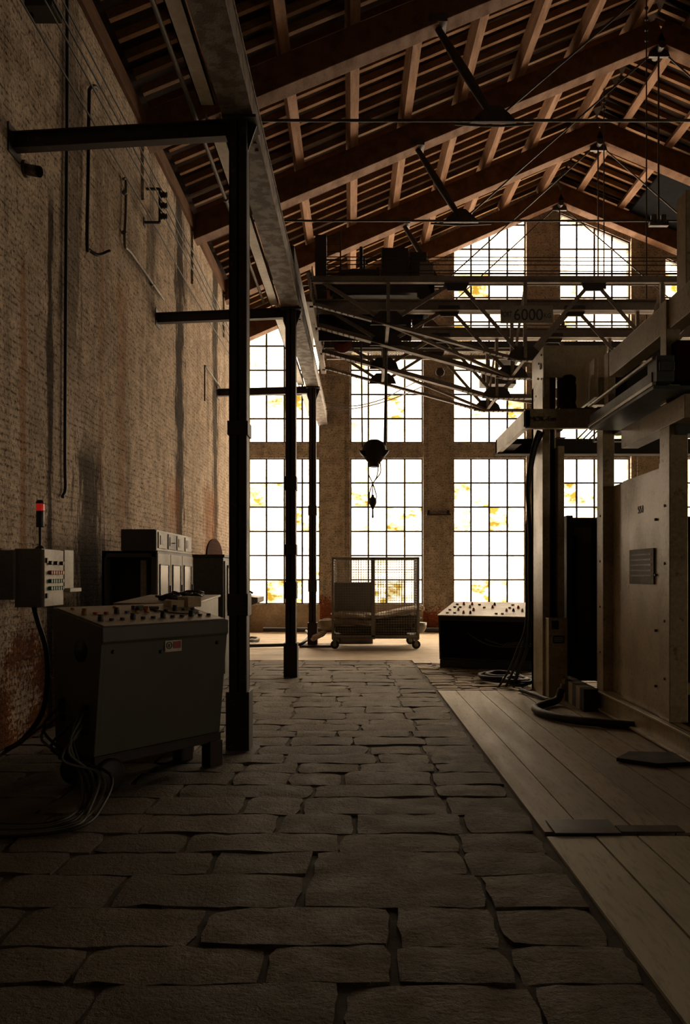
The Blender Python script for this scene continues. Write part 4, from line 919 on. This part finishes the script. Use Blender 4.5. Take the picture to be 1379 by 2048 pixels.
mesh_panel(Yf, xl, xm, zc0, zc1, 'X'); mesh_panel(Yf, xm, xr-.0, zc0, zc1, 'X'); mesh_panel(Yr, xl, xr, zc0, zc1, 'X'); mesh_panel(xl, Yf, Yr, zc0, zc1, 'Y'); mesh_panel(xr, Yf, Yr, zc0, zc1, 'Y')
for (x, yy) in ((xl+.04, Yf+.05), (xr-.04, Yf+.05), (xl+.05, Yr-.05), (xr-.1, Yr-.05)):
    w_ = MB(); w_.lathe([(.07, yy-.022), (.088, yy-.018), (.088, yy+.018), (.07, yy+.022)], (x, 0, .088), 20, 'Y'); wo = w_.build('castor_wheel', 'rubber', ct)
    MB().lathe([(.045, yy-.026), (.045, yy+.026)], (x, 0, .088), 14, 'Y').build('hub', 'cart', wo)
    f = MB(); f.box((x-.03, yy-.04, .08), (x+.03, yy-.032, .21)); f.box((x-.03, yy+.032, .08), (x+.03, yy+.04, .21)); f.box((x-.05, yy-.045, .18), (x+.05, yy+.045, .21)); f.build('castor_fork', 'cart', wo)
def lump(name, c, size, mat, label, cat, grp, seed, rot=0.0, tilt=0.0, amp=.16, n=(26, 14)):
    rr = random.Random(seed); mb = MB(); vs = []; fs = []; nu, nv = n; ph = [rr.uniform(0, 6) for _ in range(8)]
    Rm = Matrix.Rotation(rot, 3, 'Z') @ Matrix.Rotation(tilt, 3, 'Y')
    for j in range(nv+1):
        th = math.pi*j/nv
        for i in range(nu):
            f_ = 2*math.pi*i/nu; x = math.sin(th)*math.cos(f_); y = math.sin(th)*math.sin(f_); z = math.cos(th)
            e = .55; sx = math.copysign(abs(x)**e, x); sy = math.copysign(abs(y)**e, y); sz = math.copysign(abs(z)**.8, z)
            d = 1+amp*(math.sin(7*x+ph[0]+3*z)*.5+math.sin(13*y+ph[1]+5*x)*.35+math.sin(19*z+ph[2]+9*y)*.3+rr.uniform(-.25, .25))
            vs.append(Vector(c)+Rm @ Vector((sx*size[0]*d, sy*size[1]*d, sz*size[2]*d)))
    for j in range(nv):
        for i in range(nu): fs.append((j*nu+i, j*nu+(i+1) % nu, (j+1)*nu+(i+1) % nu, (j+1)*nu+i))
    mb.add(vs, fs, False); o = mb.build(name, mat); return tag(o, label, cat, grp)
g_ = 'tarpaulins piled in the cart'
cx_, cy_ = (xl+xr)/2, (Yf+Yr)/2
lump('tarpaulin', (cx_, cy_, .37), (.80, .50, .12), 'sack_dark', 'dark folded tarpaulin at the bottom of the cart', 'tarpaulin', g_, 1)
lump('tarpaulin', (cx_-.42, cy_, .52), (.48, .46, .10), 'sack', 'crumpled dusty tarpaulin bulging out at the left end of the cart', 'tarpaulin', g_, 2, tilt=.05)
lump('tarpaulin', (cx_+.40, cy_, .53), (.50, .44, .10), 'sack_dark', 'dark tarpaulin in the middle of the right side of the cart', 'tarpaulin', g_, 3, tilt=-.12)
lump('tarpaulin', (cx_-.46, cy_-.05, .67), (.44, .44, .07), 'sack', 'flat folded pale tarpaulin on top at the left of the cart', 'tarpaulin', g_, 4, tilt=.03, amp=.10)
lump('tarpaulin', (cx_+.44, cy_-.03, .72), (.52, .42, .065), 'sack', 'long rolled tarpaulin sloping up to the right side of the cart', 'tarpaulin', g_, 5, tilt=-.20, amp=.10)
lump('tarpaulin', (xl-.14, cy_-.15, .48), (.18, .2, .11), 'sack', 'bundle of pale tarpaulin sticking out through the left end of the cart', 'tarpaulin', g_, 6)
lump('tarpaulin', (xl-.30, cy_-.2, .25), (.17, .13, .06), 'sack', 'loose end of tarpaulin hanging out to the left, almost to the floor', 'tarpaulin', g_, 7, tilt=.0-.5)
lump('tarpaulin', (xr+.05, cy_, .80), (.10, .2, .07), 'sack', 'frayed pale tarpaulin end at the top right of the cart', 'tarpaulin', g_, 8)
mb = MB(); mb.lathe([(0, -.16), (.12, -.14), (.17, -.05), (.18, .06)], (xr+.03, cy_-.1, .45), 20); tag(mb.build('metal_bowl', 'cart'), 'grey metal bowl wedged at the right end of the cart', 'bowl')
a, b = P(668, 1252, 16.75), P(748, 1165, 16.75)
mb = MB(); mb.box((a.x, 16.73, .62), (b.x, 16.76, b.z)); mb.box((a.x, 16.70, .62), (a.x+.05, 16.78, b.z)); mb.box((b.x-.05, 16.70, .62), (b.x, 16.78, b.z)); mb.box((a.x, 16.70, b.z-.03), (b.x, 16.78, b.z))
tag(mb.build('steel_sheet_panel', 'sheet', bevel=.004), 'square grey steel panel standing upright in the left half of the cart', 'panel')
mb = MB(); mb.box((P(672, 0, 17.6).x, 17.5, 0), (P(745, 0, 17.6).x, 17.9, .17)); tag(mb.build('wood_crate', 'sack_dark', bevel=.005), 'low dark crate on the floor under the cart', 'crate')

# ================================================================== second control desk on the right
A = P(876, 1150, 13.05); B = P(1066, 1150, 12.45); A = Vector((A.x, A.y, 0)); B = Vector((B.x, B.y, 0)); L2 = (B-A).length; ax = (B-A).normalized(); ay = Vector((-ax.y, ax.x, 0))
T2 = Matrix(((ax.x, ay.x, 0, A.x), (ax.y, ay.y, 0, A.y), (0, 0, 1, 0), (0, 0, 0, 1)))
d2 = thing('control_desk', 'dark open-fronted control desk with a pale knob-covered top, under the third window', 'control desk', A)
D2 = .95; zf2, zr2 = .83, 1.02
mb = MB(T2); mb.box((.02, .02, 0), (L2, D2-.05, .12)); mb.build('plinth', 'desk_dark', d2, bevel=.004)
mb = MB(T2)
mb.prism([(.06, .12), (D2-.06, .12), (D2, zr2), (0, zf2)], 'X', 0, .03); mb.prism([(.06, .12), (D2-.06, .12), (D2, zr2), (0, zf2)], 'X', L2-.03, L2)
mb.prism([(D2-.09, .12), (D2-.06, .12), (D2, zr2), (D2-.03, zr2)], 'X', 0, L2); mb.box((0, .06, .12), (L2, D2-.06, .15))
mb.prism([(0, zf2), (0, zf2-.07), (.02, zf2-.07), (.02, zf2)], 'X', 0, L2); mb.build('housing', 'desk_dark', d2, bevel=.003)
MB(T2).box((.05, .50, .15), (L2-.05, .52, .75)).build('inner_panel', 'maroon', d2)
sl2 = (zr2-zf2)/D2
def top2(u, v, h=0): return (u, v, zf2+v*sl2+h)
mb = MB(T2); mb.prism([(-.01, zf2), (D2+.01, zr2), (D2+.01, zr2+.018), (-.01, zf2+.018)], 'X', -.015, L2+.015); tp2 = mb.build('top_panel', 'desk_top', d2, bevel=.003)
rr = random.Random(5)
for r in range(4):
    for k in range(11):
        if rr.random() < .22: continue
        u = .10+k*(L2-.2)/10+rr.uniform(-.02, .02); v = .14+r*.2; p = Vector(top2(u, v, .018)); q = MB(T2)
        if rr.random() < .6: q.cyl(p, p+Vector((0, 0, .045)), .024, 10, .012)
        else: q.cyl(p, p+Vector((0, 0, .018)), .024, 10)
        q.build('knob', rr.choice(['black', 'black', 'black', 'amber', 'red', 'white']), tp2)
for k in range(3):
    pts = [(.4+.3*k, .3, .55-.1*k), (.7+.2*k, .1, .42), (1.0+.1*k, .05, .36+.03*k), (L2-.02, -.1, .40+.04*k)]
    MB(T2).tube(spline(pts, 5), .008, 6).build('loose_wire', 'cable_grey', d2)

# ================================================================== the big cream machine on the right
XM = 2.6
mc = thing('industrial_machine', 'large cream steel machine frame with posts, beams and an enclosure along the right side', 'machine', (XM, 7.5, 0))
k_ = 'cream'
SPLIT = {'upper_post', 'inner_panel', 'inner_rack', 'rear_machinery', 'rear_panel', 'bracing_plate', 'enclosure', 'tray_rail', 'side_panel'}
def part(name, mat, *boxes, bevel=.006, parent=None):
    mb = MB()
    if name in SPLIT:
        for a, b in boxes: o = MB().box(a, b).build(name, mat, parent or mc, bevel=bevel)
        return o
    for a, b in boxes: mb.box(a, b)
    return mb.build(name, mat, parent or mc, bevel=bevel)
Z_ = lambda dz: EYE+dz
part('base_beam', k_, ((XM, 4.8, .02), (XM+.025, 8.75, .24)), ((XM-.05, 4.8, .215), (XM+.10, 8.75, .24)), ((XM-.05, 4.8, .02), (XM+.10, 8.75, .045)))
part('post', k_, ((XM, 8.72, .0), (XM+.125, 8.95, Z_(1.62))))
part('post', k_, ((XM, 6.82, .24), (XM+.16, 7.05, Z_(1.28))))
dr = part('door_panel', k_, ((XM+.03, 7.10, .24), (XM+.055, 8.15, Z_(.955))), ((XM+.015, 7.07, .24), (XM+.07, 7.11, Z_(.99))))
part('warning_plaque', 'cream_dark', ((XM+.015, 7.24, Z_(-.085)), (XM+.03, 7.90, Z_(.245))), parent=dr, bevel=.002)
mbp = MB()
for k in range(5): mbp.box((XM+.012, 7.30, Z_(.20-.05*k)), (XM+.016, 7.84, Z_(.185-.05*k)))
mbp.build('plaque_lettering', 'ink', dr)
tx = MB(); TS = Matrix.Translation((XM+.027, 7.62, Z_(.62))) @ Matrix.Rotation(-math.pi/2, 4, 'Z') @ FACING
text_into(tx, '554', .10, TS); tx.build('stencilled_number', 'ink', dr)
rv = MB()
for z in (.5, 1.0, 1.5, 2.0): rv.cyl((XM+.01, 7.2, z), (XM+.03, 7.2, z), .012, 8); rv.cyl((XM-.008, 6.93, z+.1), (XM, 6.93, z+.1), .012, 8); rv.cyl((XM-.008, 8.82, z+.15), (XM, 8.82, z+.15), .012, 8)
rv.build('bolts', 'ink', mc)
part('side_panel', k_, ((XM+.11, 8.2, .1), (XM+.13, 8.9, Z_(.97))), ((XM+.1, 8.15, .1), (XM+.5, 8.17, Z_(.97))))
# upper beams
part('upper_beam', k_, ((XM, 5.2, Z_(2.10)), (XM+.14, 8.5, Z_(2.36))))
part('cap_beam', k_, ((XM, 6.5, Z_(1.28)), (XM+.17, 8.1, Z_(1.475))))
part('upper_post', k_, ((XM-.02, 6.84, Z_(1.47)), (XM+.10, 6.98, Z_(2.36))), ((XM+.02, 8.6, Z_(1.6)), (XM+.10, 8.75, Z_(2.4))))
# conveyor tray with two pale edges
XT = 2.32
part('tray_rail', k_, ((XT, 6.45, Z_(1.74)), (XT+.03, 8.3, Z_(1.765))), ((XT, 6.45, Z_(1.53)), (XT+.03, 8.3, Z_(1.56))))
part('tray_bed', 'blue_grey', ((XT+.01, 6.45, Z_(1.50)), (XT+.75, 8.3, Z_(1.53))), ((XT+.012, 6.5, Z_(1.56)), (XT+.02, 8.28, Z_(1.65))))
part('tray_end_box', 'blue_grey', ((XT+.02, 6.40, Z_(1.55)), (XT+.16, 6.62, Z_(1.76))), ((XT+.03, 6.36, Z_(1.63)), (XT+.15, 6.42, Z_(1.70))))
part('diagonal_panel', k_, ((2.56, 8.9, Z_(1.98)), (2.60, 10.3, Z_(2.42))))
# head frame: tray overhanging to the left
fr = part('overhanging_frame', k_, ((1.74, 8.66, Z_(1.59)), (XM+.1, 8.74, Z_(1.80))), ((1.74, 8.66, Z_(1.60)), (1.80, 10.62, Z_(1.79))))
part('rear_cross_bar', 'machine_black', ((1.74, 10.50, Z_(1.60)), (4.6, 10.62, Z_(1.79))), ((1.74, 10.45, Z_(1.585)), (4.6, 10.66, Z_(1.60))))
part('corner_plate', 'machine_black', ((1.80, 9.9, Z_(1.62)), (1.95, 10.5, Z_(1.64))))
tx = MB(); text_into(tx, 'MOK-Em', .075, Matrix.Translation(P(1085, 838, 8.655)) @ FACING); tx.build('stencilled_lettering', 'ink', fr)
gr_ = MB()
for k in range(4): gr_.beam(P(1152+12*k, 880, 9.6), P(1176+12*k, 856, 9.6), .02, .015)
gr_.build('grille_bars', 'machine_black', mc)
part('bracing_plate', 'machine_black', ((P(1108, 0, 9.5).x, 9.4, P(0, 878, 9.5).z), (P(1128, 0, 9.5).x, 9.5, Z_(1.62))), ((P(1185, 0, 9.6).x, 9.5, P(0, 882, 9.5).z), (P(1300, 0, 9.6).x, 9.62, Z_(1.62))))
# motor with reducer
mt = MB(); c = P(1136, 820, 9.3); mt.lathe([(0, -.02), (.09, 0), (.10, .05), (.085, .10), (.078, .12), (.085, .14), (.085, .34), (.075, .36), (.085, .37), (.085, .41), (.05, .44), (0, .44)], c-Vector((0, 0, .04)), 20)
mt.build('electric_motor', 'maroon', mc)
mb = MB()
for k in range(12):
    a = math.pi*2*k/12; mb.box((c.x+.085*math.cos(a)-.004, c.y+.085*math.sin(a)-.004, c.z+.12), (c.x+.085*math.cos(a)+.006, c.y+.085*math.sin(a)+.006, c.z+.28))
mb.build('motor_fins', 'maroon', mc)
part('motor_base', 'machine_black', ((c.x-.13, c.y-.12, Z_(1.80)), (c.x+.35, c.y+.12, Z_(1.92))))
# blue-grey drive on the right edge and upper right masses
part('drive_motor', 'blue_grey', ((P(1341, 0, 6.9).x, 6.75, P(0, 873, 6.9).z), (P(1341, 0, 6.9).x+.32, 7.0, P(0, 790, 6.9).z)))
part('drive_housing', 'maroon', ((P(1336, 0, 6.9).x, 6.72, P(0, 772, 6.9).z), (P(1341, 0, 6.9).x+.5, 7.1, P(0, 692, 6.9).z)))
part('mast', k_, ((P(1366, 0, 6.8).x, 6.75, Z_(2.36)), (P(1366, 0, 6.8).x+.3, 6.95, P(0, 385, 6.8).z)))
part('rear_beam', k_, ((2.62, 9.3, Z_(1.98)), (4.6, 9.42, Z_(2.3))))
part('rear_machinery', 'machine_black', ((2.9, 8.9, Z_(1.75)), (4.6, 9.3, Z_(2.35))), ((2.7, 8.3, Z_(1.53)), (4.4, 8.8, Z_(1.9))), bevel=.02)
# enclosure behind
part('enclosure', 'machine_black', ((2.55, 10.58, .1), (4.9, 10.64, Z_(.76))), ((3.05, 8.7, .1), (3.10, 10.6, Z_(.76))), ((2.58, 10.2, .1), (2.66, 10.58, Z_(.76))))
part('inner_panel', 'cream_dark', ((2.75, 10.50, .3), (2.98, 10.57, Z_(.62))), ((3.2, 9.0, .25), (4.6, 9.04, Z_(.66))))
part('inner_rack', 'maroon', ((2.62, 10.3, .5), (2.74, 10.36, Z_(.5))), ((3.25, 7.4, .2), (4.4, 8.6, .5)), bevel=.01)
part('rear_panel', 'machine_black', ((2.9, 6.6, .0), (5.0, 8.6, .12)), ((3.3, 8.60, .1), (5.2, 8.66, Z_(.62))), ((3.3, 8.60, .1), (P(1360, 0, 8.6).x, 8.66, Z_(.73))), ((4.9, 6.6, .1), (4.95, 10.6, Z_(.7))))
part('inner_beam', k_, ((2.85, 7.2, .42), (4.6, 7.3, .52)))
for k in range(7):
    y0 = 8.75+k*.165
    MB().prism([(y0, .0), (y0+.165, .0), (y0+.165, .25), (y0, .25)], 'X', 2.40, 2.56).build('base_block', 'cream' if k % 2 else 'machine_black', mc)
# electrical column
ec = thing('cable_column', 'tall cream electrical column with a box head at the left end of the machine', 'column', (2.35, 10.2, 0), kind='thing')
def partc(name, mat, *boxes, bevel=.006, parent=None):
    mb = MB()
    for a, b in boxes: mb.box(a, b)
    return mb.build(name, mat, parent or ec, bevel=bevel)
partc('shaft', k_, ((2.21, 9.92, 0), (2.30, 10.57, Z_(2.45))), ((2.21, 10.45, 0), (2.50, 10.57, Z_(2.45))), ((2.40, 9.92, 0), (2.48, 10.5, Z_(1.6))))
partc('channel', 'machine_black', ((2.30, 10.1, .6), (2.40, 10.4, Z_(2.4))))
partc('head_box', k_, ((2.23, 9.92, Z_(2.45)), (3.0, 10.5, Z_(2.85))), ((2.215, 9.9, Z_(2.20)), (2.23, 10.57, Z_(2.83))))
mb = MB(); mb.cyl((2.205, 10.05, Z_(2.62)), (2.218, 10.05, Z_(2.62)), .04, 14)
for q in ((10.2, 2.5), (10.15, 2.68), (10.0, 2.45), (10.3, 2.3), (10.0, 2.75)): mb.cyl((2.205, q[0], Z_(q[1])), (2.218, q[0], Z_(q[1])), .014, 8)
mb.build('holes', 'ink', ec)
partc('head_legs', 'machine_black', ((2.30, 9.95, Z_(1.9)), (2.38, 10.1, Z_(2.45))), ((2.43, 9.95, Z_(1.8)), (2.47, 10.1, Z_(2.45))))
jb = partc('switch_box', k_, ((2.24, 9.72, .0), (2.47, 9.92, Z_(-.525))))
partc('meter_window', 'black', ((2.275, 9.715, Z_(-.66)), (2.36, 9.722, Z_(-.555))), parent=jb, bevel=.002)
lb = partc('blue_label', 'navy', ((2.29, 9.715, Z_(-.83)), (2.43, 9.722, Z_(-.735))), parent=jb, bevel=.001)
mb = MB()
for k in range(3): mb.box((2.305, 9.712, Z_(-.76-.02*k)), (2.41, 9.7155, Z_(-.766-.02*k)))
mb.build('label_text', 'white', lb)

# cables and hoses by the machine
for i, (dx, dy, r, la) in enumerate(((0, 0, .026, 'thickest'), (.045, .05, .018, 'middle'), (-.03, .06, .015, 'thinnest'))):
    pts = [P(1080+6*i, 862, 9.8), P(1068+4*i, 900, 9.75), P(1058+3*i, 970, 9.75), P(1062-2*i, 1060, 9.75), P(1062-2*i, 1150, 9.75), P(1062-3*i, 1250, 9.75), P(1055-8*i, 1300, 9.9), P(1038-9*i, 1345, 10.3), P(1030-14*i, 1372, 10.6-.05*i)]
    pts[-1].z = .03; pts[-2].z = max(pts[-2].z, .12)
    tag(MB().tube(spline([p+Vector((-.02, dy, 0)) for p in pts], 6), r, 8).build('drop_cable', 'rubber'), 'black cable dropping down beside the cream column, the %s of three' % la, 'cable', 'cables beside the cream column')
def coil(name, c, rx_, ry_, turns, r, label, seed, z0=.03):
    rr = random.Random(seed); pts = []; n = turns*14
    for k in range(n+1):
        a = 2*math.pi*k/14; w = 1-.28*k/n+rr.uniform(-.03, .03)
        pts.append((c[0]+rx_*w*math.cos(a)+.05*math.sin(k*.3), c[1]+ry_*w*math.sin(a), z0+r*1.1*k/n*turns*.7))
    tag(MB().tube(spline(pts, 2), r, 8).build(name, 'rubber'), label, 'cable')
c = P(1000, 1362, 11.3); coil('cable_coil', (c.x, 11.35, 0), .30, .42, 4, .024, 'flat coil of black cable on the broken paving in front of the dark desk', 4)
c = P(1032, 1372, 10.8); coil('cable_coil', (c.x, 10.75, 0), .17, .33, 3, .026, 'taller coil of black cable against the foot of the cream column', 9, .05)
pts = [P(1040, 1385, 10.2), P(1070, 1392, 9.8), P(1100, 1400, 9.4), P(1120, 1402, 9.4)]
for p in pts: p.z = .03
tag(MB().tube(spline(pts, 5), .025, 8).build('floor_cable', 'rubber'), 'black cable on the boards passing the foot of the cream column', 'cable')
pts = [(2.28, 9.25, .18), (2.22, 9.22, .06), (2.02, 9.0, .045), (1.86, 8.72, .045), (1.90, 8.35, .045), (2.10, 8.02, .045), (2.35, 7.86, .045), (2.60, 7.72, .045)]
hs_ = thing('thick_hose', 'thick black hose curving over the floor boards into the machine base', 'hose', (2.1, 8.4, 0))
MB().tube(spline(pts, 7), .043, 12).build('hose_body', 'rubber', hs_)
MB().cyl((2.285, 9.255, .15), (2.30, 9.26, .24), .03, 12).build('coupling', 'cart', hs_)

for o in bpy.data.objects:
    for k in ('_wx', '_wy', '_wz'):
        if k in o: del o[k]
